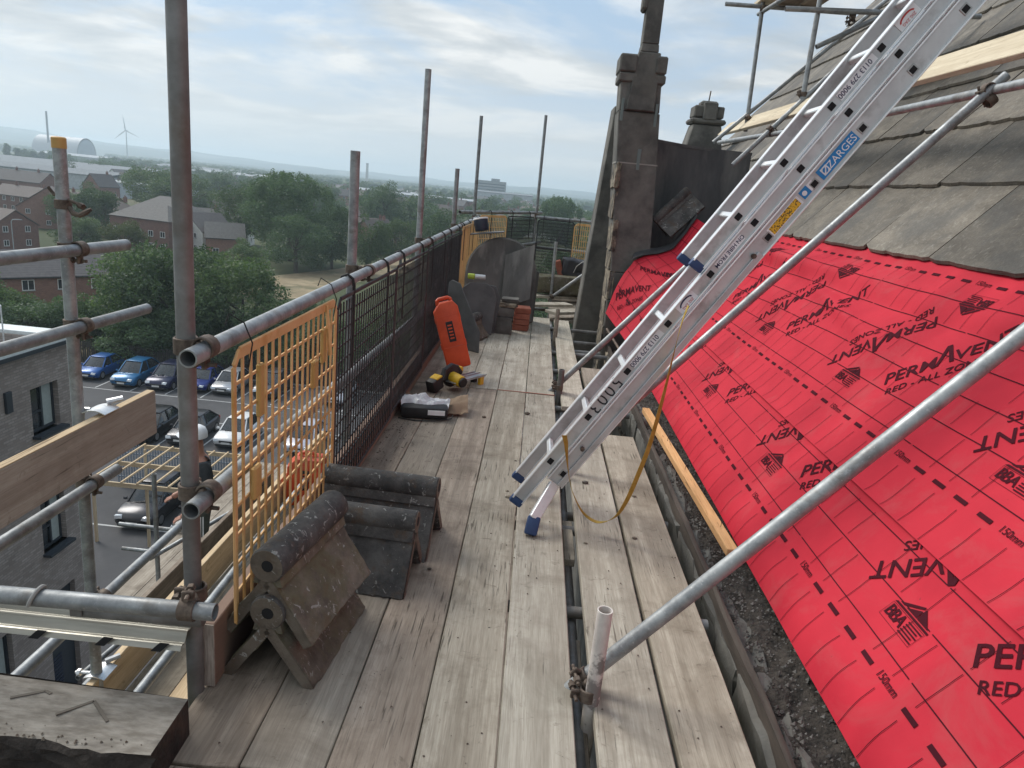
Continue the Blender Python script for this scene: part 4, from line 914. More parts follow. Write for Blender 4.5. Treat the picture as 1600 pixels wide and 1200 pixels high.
# second finial at the far gable
def finial():
    x, y = 2.78, 13.6
    f = MB(); f.add([(x-.40, y-.3, 2.3), (x+.34, y-.3, 2.3), (x+.34, y+.3, 2.3), (x-.40, y+.3, 2.3), (x-.25, y-.2, 2.98), (x+.25, y-.2, 2.98), (x+.25, y+.2, 2.98), (x-.25, y+.2, 2.98)], [(3, 2, 1, 0), (4, 5, 6, 7), (0, 1, 5, 4), (1, 2, 6, 5), (2, 3, 7, 6), (3, 0, 4, 7)])
    p = f.build('gable_finial', M['soot_stone'], church, bev=.02)
    MB().box((x, y, 3.03), (.62, .5, .09)).build('moulding', M['soot_stone'], p, bev=.03)
    MB().box((x, y, 3.19), (.52, .42, .20)).build('cap_stone', M['soot_stone'], p, bev=.02); MB().box((x+.01, y-.18, 3.2), (.24, .16, .30)).build('cap_stone', M['soot_stone'], p, bev=.02)
    MB().box((x, y, 3.33), (.30, .28, .10)).build('cap_stone', M['soot_stone'], p, bev=.03); MB().tube((x, y, 3.36), (x+.01, y, 3.56), .012, 6).build('dowel', M['rust'], p)
finial()

# ------------------------------------------------------------------ red membrane
def hump(x, c, w): return math.exp(-((x-c)/w)**2)
def H1(s, y): return .012 - .026*max(0, (.12 - s)/.12)**1.5 + .004*fbm(s*7, y*3, 2) + .003*math.sin(y*4.4 + s*2)*min(1, s*4) + .0025*math.sin(y*10.6)*min(1, s*5)
def H2(s, y):
    e = max(0, .05 - (s - .60))/.05
    return H1(s, y) + .012 + .010*e*(.6 + .4*math.sin(y*5)) + (.085*hump(s, 1.56 + .02*math.sin(y*1.9), .085)*(.55 + .45*math.sin(y*1.15 + .4)) + .028*hump(s - .16*(y - 4.6), 1.33, .05)*hump(y, 4.5, .75) - .018*hump(s, 1.42, .06)*hump(y, 4.0, 1.1) + .016*hump(s, 1.25 + .08*math.sin(y*2.2), .07)*hump(y, 5.7, .9) + .02*hump(s - .12*(y-6.5), 1.40, .06)*hump(y, 6.4, .7)) - .03*max(0, s - 1.68)
def membrane(name, label, s0, s1, Hf, y0, y1, so, yo):
    m = MB(); ns, ny = int((s1-s0)/.022), int((y1-y0)/.05)
    m.grid(lambda a, b: RF(s0 + (s1-s0)*a, y0 + (y1-y0)*b, Hf(s0 + (s1-s0)*a, y0 + (y1-y0)*b)), ns, ny, flip=False)
    o = m.build(name, M['red'], smooth=80, org=RF(s0, 3, 0)); tag(o, label, 'roof membrane', 'red roof membrane sheets')
    o['ink'] = ''; del o['ink']
    pr = MB(); up = .0032
    def put(V, F, s, y, ca, sa):      # lettering: (right, up) turned by the angle whose cos, sin are given, in (s, y)
        q = [(s + ca*a - sa*b, y + sa*a + ca*b) for a, b in V]
        if min(p[0] for p in q) < s0 + .01 or max(p[0] for p in q) > s1: 
            F = [f for f in F if all(s0 + .005 < q[i][0] < s1 for i in f)]
        F = [f for f in F if all(y0 < q[i][1] < y1 for i in f)]
        if F: pr.add([RF(a, b, Hf(a, b) + up) for a, b in q], F)
    def strip(p, q, w, n):
        (a0, b0), (a1, b1) = p, q; L_ = math.hypot(a1-a0, b1-b0); nx, ny_ = -(b1-b0)/L_*w/2, (a1-a0)/L_*w/2
        for i in range(n):
            r = []
            for t_, sg in ((i/n, 1), (i/n, -1), ((i+1)/n, -1), ((i+1)/n, 1)):
                a, b = a0 + (a1-a0)*t_ + sg*nx, b0 + (b1-b0)*t_ + sg*ny_; r.append(RF(a, b, Hf(a, b) + up))
            pr.add(r, [(0, 1, 2, 3)])
    c45 = math.sqrt(.5)
    T1 = text_poly('PERM', .112, 0, .012, 1.0); T2 = text_poly('VENT', .112, 0, .012, 1.0); T3 = text_poly('RED - ALL ZONES', .062, 0, .010, 1.02); TB = text_poly('BBA', .062, 0, .02, .9); T5 = text_poly('150mm', .040, 0, .004, 1.0)
    wP = T1[0][:, 0].max() + .010
    def perma(s, y, d):
        ca, sa = d*c45, -d*c45
        put(*T1, s, y, ca, sa)
        A = np.array([(-.012, 0), (.008, 0), (.040, .098), (.060, .0), (.082, .0), (.052, .132), (.028, .132)]); put(A + [wP, 0], [(0, 1, 2, 6), (2, 3, 4, 5), (2, 5, 6)], s, y, ca, sa)
        put(T2[0] + [wP + .078, .0], T2[1], s, y, ca, sa); put(T3[0] + [.03, -.085], T3[1], s, y, ca, sa)
    def bba(s, y, d):                # right = -y, up = +s
        ca, sa = 0, -d
        put(TB[0] + [.006, .016], TB[1], s, y, ca, sa)
        for k in range(5): put(np.array([(.118, .008 + .011*k), (.20 - .012*(k % 2), .008 + .011*k), (.20 - .012*(k % 2), .0135 + .011*k), (.118, .0135 + .011*k)]), [(0, 1, 2, 3)], s, y, ca, sa)
        for a, b, c_, d_ in ((0, 0, .205, .0015), (0, .063, .205, .0645), (0, 0, .0015, .0645), (.2035, 0, .205, .0645)): put(np.array([(a, b), (c_, b), (c_, d_), (a, d_)]), [(0, 1, 2, 3)], s, y, ca, sa)
        put(np.array([(.0, .068), (.21, .068), (.21, .076), (.012, .076)]), [(0, 1, 2, 3)], s, y, ca, sa)
        put(np.array([(.02, .080), (.118, .128), (.118, .118), (.045, .080)]), [(0, 1, 2, 3)], s, y, ca, sa); put(np.array([(.06, .080), (.122, .112), (.122, .080)]), [(0, 1, 2)], s, y, ca, sa); put(np.array([(.127, .080), (.127, .124), (.195, .080)]), [(0, 1, 2)], s, y, ca, sa)
    for k in range(-2, 5):
        yy = yo + 1.405*k
        perma(so + .43, yy, 1); perma(so + .87, yy + .17, -1)
        bba(so + .325, yy + .40, 1); bba(so + 1.03, yy - .10, -1)
        for base in (so + .205, so + 1.095):
            for j in range(10):
                y_ = yy - .62 + .1405*j
                if j % 5 == 0: put(T5[0], T5[1], base - .008, y_ + .10, 0, -1) if y0 < y_ < y1 else None
                elif y0 < y_ < y1 - .1 and base < s1: strip((base, y_), (base, y_ + .072), .017, 2)
    # ruled lines along the sheet, with small breaks, and the thin cross lines
    for j in range(7):
        s_ = so + .27 + .14*j
        if s_ > s1 - .02 or (so + 1.06 < s_ < so + 1.14): continue
        y = y0 + .05 + .11*j
        while y < y1 - .1:
            e = min(y + .93, y1 - .05); strip((s_, y), (s_, e), .0042, max(2, int((e-y)/.06))); y = e + .018
    ky = 0; y = y0 + .06
    while y < y1:
        ky += 1
        strip((s0 + .004, y), (s0 + .17, y), .0026, 6)
        for a, b in ((.235, .40), (.425, .56), (.60, .70), (.84, .99), (1.01, 1.09)):
            if so + b < s1 and (ky*7 + int(a*10)) % 4 != 0: strip((so + a, y), (so + b, y), .0026, 7)
        y += .1405
    pr.build('print', M['red_print'], o, smooth=0)
    return o
membrane('roof_membrane', 'lower sheet of printed red roof membrane hanging over the gutter', .012, .74, H1, .9, 7.35, .012, 3.215)
membrane('roof_membrane', 'upper sheet of printed red roof membrane tucked under the slates', .60, 1.95, H2, .9, 7.55, .60, 3.395)
# loose far end: a lifted red flap with black flashing curling over it
EDGE = [(.795, 7.58, .385), (.87, 7.60, .60), (.955, 7.62, .82), (1.03, 7.62, .965), (1.14, 7.63, 1.0), (1.27, 7.63, 1.04), (1.42, 7.62, 1.12), (1.53, 7.62, 1.27), (1.62, 7.62, 1.44)]
def edge_at(a):
    q = a*(len(EDGE)-1); i = min(int(q), len(EDGE)-2); t = q-i; return Vector(EDGE[i])*(1-t) + Vector(EDGE[i+1])*t
def flap():
    def fn(a, b):
        e = edge_at(a); r = RF(.05 + 1.45*a, 6.55, .03); k = b**1.5
        return r*(1-b) + e*b - Vector((ST, 0, -CT))*(-.10*math.sin(b*math.pi)*.6) + Vector((-.6, 0, .7))*(.012*math.sin(a*17 + b*5)*b)
    m = MB(); m.grid(fn, 44, 22)
    fo = tag(m.build('membrane_flap', M['red'], smooth=80, solid=.002), 'loose red membrane flap lifting against the foot of the stone pinnacle', 'roof membrane', 'red roof membrane sheets')
    pr = MB(); dn = Vector((-.62, -.45, .64)).normalized()*.006
    def Q(a, b): return fn(min(max(a, 0), 1), min(max(b, 0), 1)) + dn
    def line(a0, b0, a1, b1, wa, wb, n=16):
        for i in range(n): pr.add([Q(a0 + (a1-a0)*t + s*wa, b0 + (b1-b0)*t + s*wb) for t, s in ((i/n, 1), (i/n, -1), ((i+1)/n, -1), ((i+1)/n, 1))], [(0, 1, 2, 3)])
    for k in range(9): line(.06 + .11*k, .02, .06 + .11*k, .98, .0016, 0)
    for k in range(7): line(.02, .1 + .14*k, .98, .1 + .14*k, 0, .0012, 30)
    for k in range(7): line(.16, .05 + .14*k, .16, .11 + .14*k, .006, 0, 3)
    for (tx, sz, a0, b0, dd) in (('PERMAVENT', .085, .10, .93, 1), ('RED - ALL ZONES', .045, .07, .86, 1), ('PERMAVENT', .085, .75, .45, -1), ('PERMAVENT', .085, .36, .88, 1)):
        V, F = text_poly(tx, sz, 0, .012); pr.add([Q(a0 + dd*(.70*u + .7*v)*.69, b0 + dd*(-.7*u + .7*v)*.9) for u, v in V], F)
    pr.build('print', M['red_print'], fo, smooth=0)
    def f2(a, b):
        e = edge_at(.36 + .64*a); return e + Vector((-.01 + .05*b, -.035 + .34*b, .012 + .055*math.sin(b*2.4)*(1 - .3*a) + .012*math.sin(a*8)))
    m = MB(); m.grid(f2, 30, 12)
    tag(m.build('black_flashing', M['dpc'], smooth=80, solid=.004), 'curling black flashing sheet lying over the loose red flap', 'flashing')
flap()
# ------------------------------------------------------------------ scaffold: tubes, couplers, boards
TR = .02415
def tube(label, p, q, mt='galv', name='scaffold_tube', r=TR, t=.004, n=20, group='scaffold tubes', cat='scaffold tube'):
    o = MB().pipe(p, q, r, t, n).build(name, M[mt], smooth=50); return tag(o, label, cat, group)
def coupler(label, p, d1, d2, off=None, sc=1.0, bolt=None):
    """right angle coupler at p, on a tube along d1 (through p) and one along d2 (through p + off)"""
    p = Vector(p); d1, d2 = Vector(d1).normalized(), Vector(d2).normalized(); off = Vector(off) if off is not None else d1.cross(d2).normalized()*.052
    t = thing('scaffold_coupler', label, 'coupler', p, 'scaffold couplers'); q = Vector((0, 0, 0)); w = .022*sc
    m = MB(); m.pipe(q - d1*w, q + d1*w, .0315, .0068, 16); m.build('band', M['rust'], t, bev=.002, world=False)
    m = MB(); m.pipe(off - d2*w, off + d2*w, .0315, .0068, 16); m.build('band', M['rust'], t, bev=.002, world=False)
    e = off.normalized(); s1 = d1.cross(e).normalized(); s2 = d2.cross(e).normalized()
    m = MB(); m.bar(off*.36 - s1*.012, off*.64 + s2*.012, .05, .05, up=d1); m.build('body', M['rust'], t, bev=.006, world=False)
    for base, s, dd in ((q, s1, e), (off, s2, -e)):
        b = MB(); b.bar(base + s*.028, base + s*.058, .034, .012, up=dd); b.build('flap', M['rust'], t, bev=.003, world=False)
        b = MB(); a0 = base + s*.046 - dd*.028; a1 = base + s*.046 + dd*.050; b.tube(a0, a1, .0062, 8); b.tube(a1 - dd*.026, a1 - dd*.010, .0125, 6); b.build('bolt', M['rust'], t, world=False)
    return t
def board(label, x0, x1, y0, y1, z=0, mt='board', ax='y', group='deck boards', rz=0, cat='scaffold board', jit=True, name='scaffold_board', th=.038):
    m = MB(); cx, cy = (x0+x1)/2, (y0+y1)/2; w, l = x1-x0, y1-y0
    # a plank with slightly uneven long edges
    n = 10; rs = random.Random(int((x0*97 + y0*31)*100)); vs = []
    if ax == 'y':
        for i in range(n+1):
            y = -l/2 + l*i/n; a, b = rs.uniform(-.0015, .0015), rs.uniform(-.0015, .0015); zz = rs.uniform(-.0012, .0012)
            vs += [(-w/2 + a, y, -th + zz), (w/2 + b, y, -th + zz), (w/2 + b, y, zz), (-w/2 + a, y, zz)]
    else:
        for i in range(n+1):
            x = -w/2 + w*i/n; a, b = rs.uniform(-.0015, .0015), rs.uniform(-.0015, .0015)
            vs += [(x, l/2 + a, -th), (x, -l/2 + b, -th), (x, -l/2 + b, 0), (x, l/2 + a, 0)]
    m.v = vs; m.f = [(4*i+j, 4*i+4+j, 4*i+4+(j+1) % 4, 4*i+(j+1) % 4) for i in range(n) for j in range(4)] + [(0, 1, 2, 3), (4*n+3, 4*n+2, 4*n+1, 4*n)]
    m.f = [f[::-1] for f in m.f]
    o = m.build(name, M[mt], bev=.0035, smooth=40, org=(0, 0, 0)); o.location = (cx, cy, z); o.rotation_euler = (0, 0, R(rz)); return tag(o, label, cat, group)
ORD = ['first', 'second', 'third', 'fourth', 'fifth']
xs = [-.882, -.654, -.426, -.1975, .0315]; wdt = .2245
mts1 = ['board_brown', 'board_grey', 'board_brown', 'board', 'board_pale']; mts2 = ['board_grey', 'board_grey', 'board_pale', 'board_pale', 'board_pale']
for i in range(5):
    board(f'{ORD[i]} deck board from the guard rail, near run', xs[i], xs[i]+wdt, 1.53 + .01*i, 5.46, [0, -.002, 0, .002, 0][i], mts1[i])
    board(f'{ORD[i]} deck board from the guard rail, run under the photographer', xs[i], xs[i]+wdt, -2.4, 1.52 + .01*i, -.003, mts1[(i+2) % 5])
    board(f'{ORD[i]} deck board from the guard rail, far run with the stacked stones', xs[i], xs[i]+wdt, 5.47, 9.38 if i < 4 else 9.1, [.003, 0, .004, .0, .003][i], mts2[i])
    if i < 4: board(f'{ORD[i]} deck board from the guard rail, last run before the far guard', xs[i], xs[i]+wdt, 9.40, 12.2, 0, mts2[i])
board('red painted end band of the far run boards', -.2, .26, 5.462, 5.474, .0055, 'brick_red', 'x', group=None, cat='band', name='board_end_band', th=.004)
board('pale board right of the gap, near run', .322, .545, .55, 4.86, 0, 'board_pale')
board('grey board beside the stone eaves, near run', .560, .783, .45, 4.62, .001, 'board')
board('pale board right of the gap, far run below the pinnacle', .31, .50, 5.2, 9.05, .002, 'board_pale')
board('short grey board beside the stone eaves past the ladder', .53, .74, 4.95, 6.55, -.002, 'board_grey')
board('skewed pale board at the far end, nearest the pinnacle', .18, .95, 9.55, 9.775, .05, 'board_pale', 'x', rz=38)
board('skewed pale board at the far end beside the big slab', -.10, .60, 10.02, 10.245, .045, 'board_pale', 'x', rz=32)
board('skewed board lying behind the short far standard', -.05, .9, 11.0, 11.225, .04, 'board_pale', 'x', rz=24)
board('skewed board furthest back before the long stone', -.2, .9, 11.9, 12.125, .02, 'board_pale', 'x', rz=12)
board('end packing timber standing in the gap beside the ladder', .268, .318, 2.95, 3.35, -.06, 'board_grey', group='gap timbers', cat='timber', name='packing_timber')
board('dark timber standing in the gap below the ladder', .27, .315, 1.35, 2.4, -.10, 'board_grey', group='gap timbers', cat='timber', name='packing_timber')
for k in range(10): board(f'{(ORD+["sixth","seventh","eighth","ninth","tenth"])[k]} cross board of the far end platform, nearest first', .26, 1.5, 9.45 + .23*k, 9.6745 + .23*k, -.06, 'board_grey', 'x', group='far cross boards')
# lower lift seen through the gaps
for k in range(6): board(f'{(ORD+["sixth"])[k]} lower lift board from the wall, seen through the gaps', .62 - .23*k - .2245, .62 - .23*k, .2, 9.0, -2.0, 'board_grey', group='lower lift boards')
# transoms below the boards
for k, (y, z) in enumerate(((.9, 0), (2.52, 0), (3.27, -.01), (3.52, -.055), (4.3, 0), (4.62, -.05), (5.33, 0), (5.62, -.052), (6.55, 0), (7.35, 0), (7.75, -.05), (8.15, -.03), (8.75, 0), (10.2, 0), (11.6, 0))):
    tube(f'{["first","second","third","fourth","fifth","sixth","seventh","eighth","ninth","tenth","eleventh","twelfth","thirteenth","fourteenth","fifteenth"][k]} transom under the deck, counted from the photographer', (-1.02, y, -.066 + z), (.85 - .02*(k % 3), y + .015*(k % 2), -.066 + z), 'galv_old')
tube('ledger under the deck along the gap', (.285, -1, -.118), (.285, 12, -.118), 'galv_old')
# --- outer standards and guard rails
SX = -.895
stds = [(1.80, 3.3, 'tall near standard at the left of the deck, running out of the picture'), (3.66, 1.66, 'short standard second along the guard rail'), (5.72, 2.36, 'tallest standard standing in front of the far hills'), (8.02, 1.72, 'short thin standard just before the guard corner'), (10.42, 2.50, 'far standard at the guard corner')]
for y, zt, lb in stds: tube(lb, (SX - (.045 if y > 2 else 0), y, -3.2), (SX - (.045 if y > 2 else 0), y, zt), 'galv_old' if y < 2 else 'galv')
tube('standard in the middle of the far guard', (-.06, 12.05, -2), (-.06, 12.05, 2.75))
RZ0, RZ1 = 1.062, 1.135
railp = lambda y: Vector((-.842 - .004*(y-1.7), y, RZ0 + (RZ1-RZ0)*(y-1.7)/8.8))
tube('top guard rail, near length with the open tube end', railp(1.70), railp(5.9), 'galv', t=.0042)
tube('top guard rail, far length to the guard corner', railp(5.93), railp(10.5), 'galv')
midp = lambda y: Vector((-.93, y, .60))
tube('middle guard rail behind the brick guards, near length', (-.845, 1.70, .645), (-.875, 5.9, .52), 'galv', t=.0042)
tube('middle guard rail behind the brick guards, far length', (-.875, 5.93, .52), (-.90, 10.4, .52))
tube('far guard top rail from the corner standard to the middle standard', (-1.12, 10.2, 1.19), (.02, 12.2, 1.235)); tube('far guard top rail from the middle standard to the pinnacle', (-.06, 11.98, 1.17), (1.35, 11.9, 1.17)); tube('far guard middle rail left of the middle standard', (-.95, 10.35, .62), (.05, 12.12, .76)); tube('far guard middle rail right of the middle standard', (-.12, 11.98, .68), (1.3, 11.9, .68))
coupler('rusty coupler joining the open rail end to the tall near standard', (SX, 1.80, 1.07), (0, 0, 1), (0, 1, 0), (.052, 0, 0))
coupler('rusty coupler joining the middle rail to the tall near standard', (SX, 1.80, .655), (0, 0, 1), (0, 1, 0), (.052, 0, 0))
for y, zt, lb in stds[1:]: coupler(f'coupler on the {lb}', (SX - .045, y, railp(y).z), (0, 0, 1), (0, 1, 0), (railp(y).x - SX + .045, 0, 0))
coupler('coupler on the middle standard of the far guard', (-.06, 12.05, 1.19), (0, 0, 1), (1, .3, 0), (0, -.05, 0)); coupler('coupler on the far guard middle rail', (-.06, 12.05, .70), (0, 0, 1), (1, .3, 0), (0, -.05, 0))
# --- toe boards
def toe(label, p, q, h=.215, th=.036, mt='ply', zb=0):
    p, q = Vector(p), Vector(q); m = MB(); m.bar(p + Vector((0, 0, zb + h/2)), q + Vector((0, 0, zb + h/2)), th, h); o = m.build('toe_board', M[mt], bev=.003); return tag(o, label, 'toe board', 'toe boards')
tb = toe('brown toe board under the brick guards, near length', (-.862, 1.82, .004), (-.868, 5.7, .004)); toe('brown toe board under the brick guards, far length', (-.872, 5.72, .004), (-.88, 10.3, .004))
MB().box((-.862, 1.817, .112), (.036, .004, .213)).build('end_grain', M['ply_end'], tb)
toe('red brown toe board at the far guard', (-.02, 12.0, .02), (1.2, 11.93, .02), mt='brick_red')
# --- brick guards
def guard(label, p, q, z0, z1, mt, nv=22, nh=9, hooks=2, lean=0, style='yellow', rail=None, group='brick guards'):
    """mesh guard panel between plan points p and q"""
    p, q = Vector((*p, 0)), Vector((*q, 0)); L = (q-p).length; d = (q-p)/L; nr = Vector((d.y, -d.x, 0))
    t = thing('brick_guard', label, 'brick guard', (p + q)/2 + Vector((0, 0, z0)), group, math.atan2(d.y, d.x)); H = z1-z0
    # local: x along, y outwards(-) , z up
    lx = lambda z: lean*z
    th = .0060 if style == 'yellow' else .0050
    def vb(x, w, za, zb): return MB().bar((x, lx(za), za), (x, lx(zb), zb), w, th, up=(0, 1, 0))
    fr = MB(); pts = [(-L/2, 0), (L/2, 0), (L/2, H-.04), (L/2-.04, H), (-L/2+.04, H), (-L/2, H-.04)]
    w = .022 if style == 'yellow' else .020
    for (a, b), (c, e) in zip(pts, pts[1:] + pts[:1]): fr.bar((a, lx(b), b), (c, lx(e), e), w, th+.003, up=(0, 1, 0))
    if style == 'yellow': fr.bar((-L/2+.03, lx(H-.012), H-.012), (L/2-.03, lx(H-.012), H-.012), .026, th+.002, up=(0, 1, 0))
    fr.build('frame', M[mt], t, bev=.003, world=False)
    vm = hm = None
    for i in range(1, nv):
        x = -L/2 + L*i/nv
        if vm is None: o = vb(0, .0115 if style == 'yellow' else .0104, 0, H-.02).build('upright_bar', M[mt], t, smooth=0, world=False); vm = o.data
        else: o = bpy.data.objects.new('upright_bar', vm); COL.objects.link(o); o.parent = t
        o.location = (x, 0, 0)
    for j in range(1, nh):
        z = H*j/nh
        if hm is None: o = MB().bar((-L/2, 0, 0), (L/2, 0, 0), .009 if style == 'yellow' else .0088, th*.9, up=(0, 1, 0)).build('cross_bar', M[mt], t, smooth=0, world=False); hm = o.data
        else: o = bpy.data.objects.new('cross_bar', hm); COL.objects.link(o); o.parent = t
        o.location = (0, lx(z) + .004, z)
    for k in range(hooks):
        x = -L/2 + L*(k + .5)/hooks + (.06 if k % 2 else -.06); zr = (rail if rail else z1+.03) - z0
        hk = MB(); r = .031; oy = .045
        hk.path([(x, lx(H*.62), H*.62), (x, lx(H*.9), H*.9), (x, oy - r*.8 if False else lx(H), zr - .02), (x, lx(H) + .006, zr + .012), (x, lx(H) + .03, zr + .030), (x, lx(H) + .056, zr + .018), (x, lx(H) + .064, zr - .012)], .0068, 7); hk.build('hook', M['cord'] , t, world=False)
    return t
yg = guard('damaged yellow plastic brick guard nearest the photographer', (-.811, 1.90), (-.814, 2.93), .178, 1.035, 'yellow', 17, 9, 0, lean=0)
for x, z in ((-.39, .42), (.19, .62)): MB().box((x, -.014, z), (.055, .018, .11)).build('clip', M['yellow_dirty'], yg, bev=.006, world=False)
for x, z, h in ((-.33, .70, .17), (.33, .70, .14)): MB().box((x, -.004, z), (.035, .016, h)).build('cleat', M['yellow_dirty'], yg, bev=.004, world=False)
MB().bar((.36, -.006, .86), (.345, -.03, .66), .012, .010).build('snapped_bar', M['yellow'], yg, world=False)
for k, x in enumerate((-.44, .44)):
    m = MB(); m.path([(x, -.012, .80), (x + .01, -.02, .87), (x, .0, .93), (x - .01, .04, .955), (x, .055, .92)], .0022, 5); m.build('cable_tie', M['cord'], yg, world=False)
GY = [2.95, 4.22, 5.46, 6.70, 7.92]
for i in range(4):
    a, b = GY[i], GY[i+1] + .03
    guard(['black mesh brick guard right after the near yellow one', 'second black mesh brick guard along the rail', 'third black mesh brick guard along the rail', 'fourth black mesh brick guard, beside the orange case'][i], (railp(a).x + .036, a), (railp(b).x + .036, b), .10 + .02*i, 1.03 + .012*i, 'black_pl', 27, 13, 2, style='black', rail=railp((a+b)/2).z)
guard('yellow brick guard on the long rail just before the corner', (railp(7.95).x + .036, 7.95), (railp(9.1).x + .036, 9.1), .12, 1.10, 'yellow', 20, 11, 2, rail=railp(8.6).z)
guard('yellow brick guard in the corner beside the painted tin', (railp(9.12).x + .036, 9.12), (railp(10.3).x + .036, 10.3), .12, 1.12, 'yellow', 20, 11, 2, rail=railp(9.8).z)
guard('yellow brick guard at the left of the far guard', (-.86, 10.5), (-.50, 11.16), .25, 1.16, 'yellow', 16, 11, 1, rail=1.205)
guard('black mesh brick guard left of the far middle standard', (-.49, 11.18), (-.08, 11.95), .25, 1.16, 'black_pl', 30, 16, 2, style='black', rail=1.22)
guard('black mesh brick guard right of the far middle standard', (-.02, 11.93), (.58, 11.89), .22, 1.14, 'black_pl', 34, 18, 2, style='black', rail=1.17)
guard('upright yellow brick guard beside the pinnacle', (.585, 11.885), (.86, 11.87), .12, 1.12, 'yellow', 8, 11, 1, rail=1.17)
# --- inner standards and rakers
rk = R(49.3); rd = Vector((math.cos(rk), 0, math.sin(rk)))
tube('short whitewashed standard at the foot of the nearest raking tube', (.303, 1.935, -2.1), (.318, 1.93, .335), 'painted_tube', t=.004)
tube('short standard in the gap at the foot of the third raking tube', (.292, 5.55, -2.1), (.298, 5.55, .20), 'galv_old')
tube('timber coloured short standard in the gap near the red bricks', (.30, 7.9, -2.1), (.305, 7.9, .32), 'board_grey')
tube('short far standard in front of the long stone', (.30, 10.95, -1), (.285, 11.0, .86), 'galv')
tube('short standard in the gap hidden behind the ladder foot', (.262, 3.80, -2.1), (.262, 3.80, .12), 'galv_old')
tube('nearest raking tube crossing in front of the red membrane', Vector((.262, 2.0, .0)) - rd*.02, Vector((.262, 2.0, .0)) + rd*3.4, 'galv')
tube('second raking tube passing behind the ladder', Vector((.235, 3.88, .0)), Vector((.235, 3.88, 0)) + rd*3.05, 'galv')
tube('third raking tube seen left of the ladder', Vector((.215, 5.6, -.02)), Vector((.215, 5.6, 0)) + rd*2.6, 'galv')
tube('cut raking tube end above the felt cheek', Vector((1.865, 7.5, 1.99)), Vector((1.865, 7.5, 1.99)) + rd*3.0, 'galv')
tube('raking tube along the skyline of the slates', Vector((2.03, 9.3, 2.34)), Vector((2.03, 9.3, 2.34)) + Vector((math.cos(R(45)), 0, math.sin(R(45))))*2.6, 'galv')
tube('thin raking tube leaning against the raking buttress at the far end', (.30, 10.9, .03), (.98, 10.9, .62), 'galv')
tube('ledger tube across the tops of the raking tubes', (2.18, 3.3, 2.235), (2.2, 6.4, 2.27), 'galv'); tube('far ledger tube below the cream board', (2.2, 6.3, 2.275), (2.2, 9.75, 2.385), 'galv')
coupler('coupler at the foot of the nearest raking tube', (.303, 1.935, .03), (0, 0, 1), (math.cos(rk), 0, math.sin(rk)), (-.012, .056, .01))
coupler('coupler at the foot of the third raking tube', (.292, 5.55, .05), (0, 0, 1), (math.cos(rk), 0, math.sin(rk)), (-.01, .05, 0))
coupler('coupler on the top of the second raking tube', (2.155, 3.88, 2.242), (0, 1, .01), (math.cos(rk), 0, math.sin(rk)), (.02, 0, -.05))
coupler('coupler where the cut raking tube meets the ledger', (2.2, 7.5, 2.32), (0, 1, .03), (math.cos(rk), 0, math.sin(rk)), (-.03, 0, .04))
coupler('coupler at the foot of the far short standard', (.30, 10.93, .05), (0, 0, 1), (.76, 0, .65), (0, -.05, 0))
def slope_board(label, x, z, y0, y1, w=.225, mt='board_cream'):
    m = MB(); m.bar((x, y0, z), (x, y1, z + .11), .038, w, up=rd); return tag(m.build('scaffold_board', M[mt], bev=.004), label, 'scaffold board', 'roof boards')
slope_board('cream scaffold board lying on the raking tubes above the ledger', 2.40, 2.50, 3.2, 10.4)
# upper platform at the top of the picture
tube('upright tube of the upper platform on the skyline', (2.40, 9.3, 2.50), (2.33, 9.3, 4.6)); tube('second upright tube of the upper platform', (2.43, 7.5, 2.66), (2.41, 7.5, 4.4))
tube('short transom of the upper platform pointing left', (1.92, 9.3, 3.88), (3.4, 9.3, 3.90)); tube('edge ledger of the upper platform', (2.36, 9.45, 3.84), (2.42, 6.6, 3.70)); tube('transom under the upper platform', (2.1, 7.45, 3.42), (3.9, 7.45, 3.50)); tube('brace under the upper platform', (2.5, 7.6, 3.15), (3.5, 7.7, 3.72))
for k in range(3): board(f'{ORD[k]} board of the upper platform from the outer edge', 2.30 + .24*k, 2.525 + .24*k, 6.5, 9.5, 3.97, 'board_cream' if k == 0 else 'board_brown', group='upper platform boards')
coupler('coupler on the upper platform corner', (2.36, 9.3, 3.86), (0, 0, 1), (1, 0, 0), (0, -.05, 0)); coupler('coupler at the foot of the first platform upright', (2.39, 9.3, 2.66), (0, 0, 1), (.7, 0, .7), (0, -.05, 0)); coupler('coupler at the foot of the second platform upright', (2.43, 7.5, 2.70), (0, 0, 1), (.65, 0, .76), (0, .05, 0)); coupler('coupler under the upper platform transom', (2.75, 7.5, 3.42), (1, 0, 0), (0, 1, 0), (0, 0, -.05))
board('spare board on the slates under the upper platform', 3.35, 3.55, 6.6, 9.8, 2.96, 'board_cream', group='roof boards')
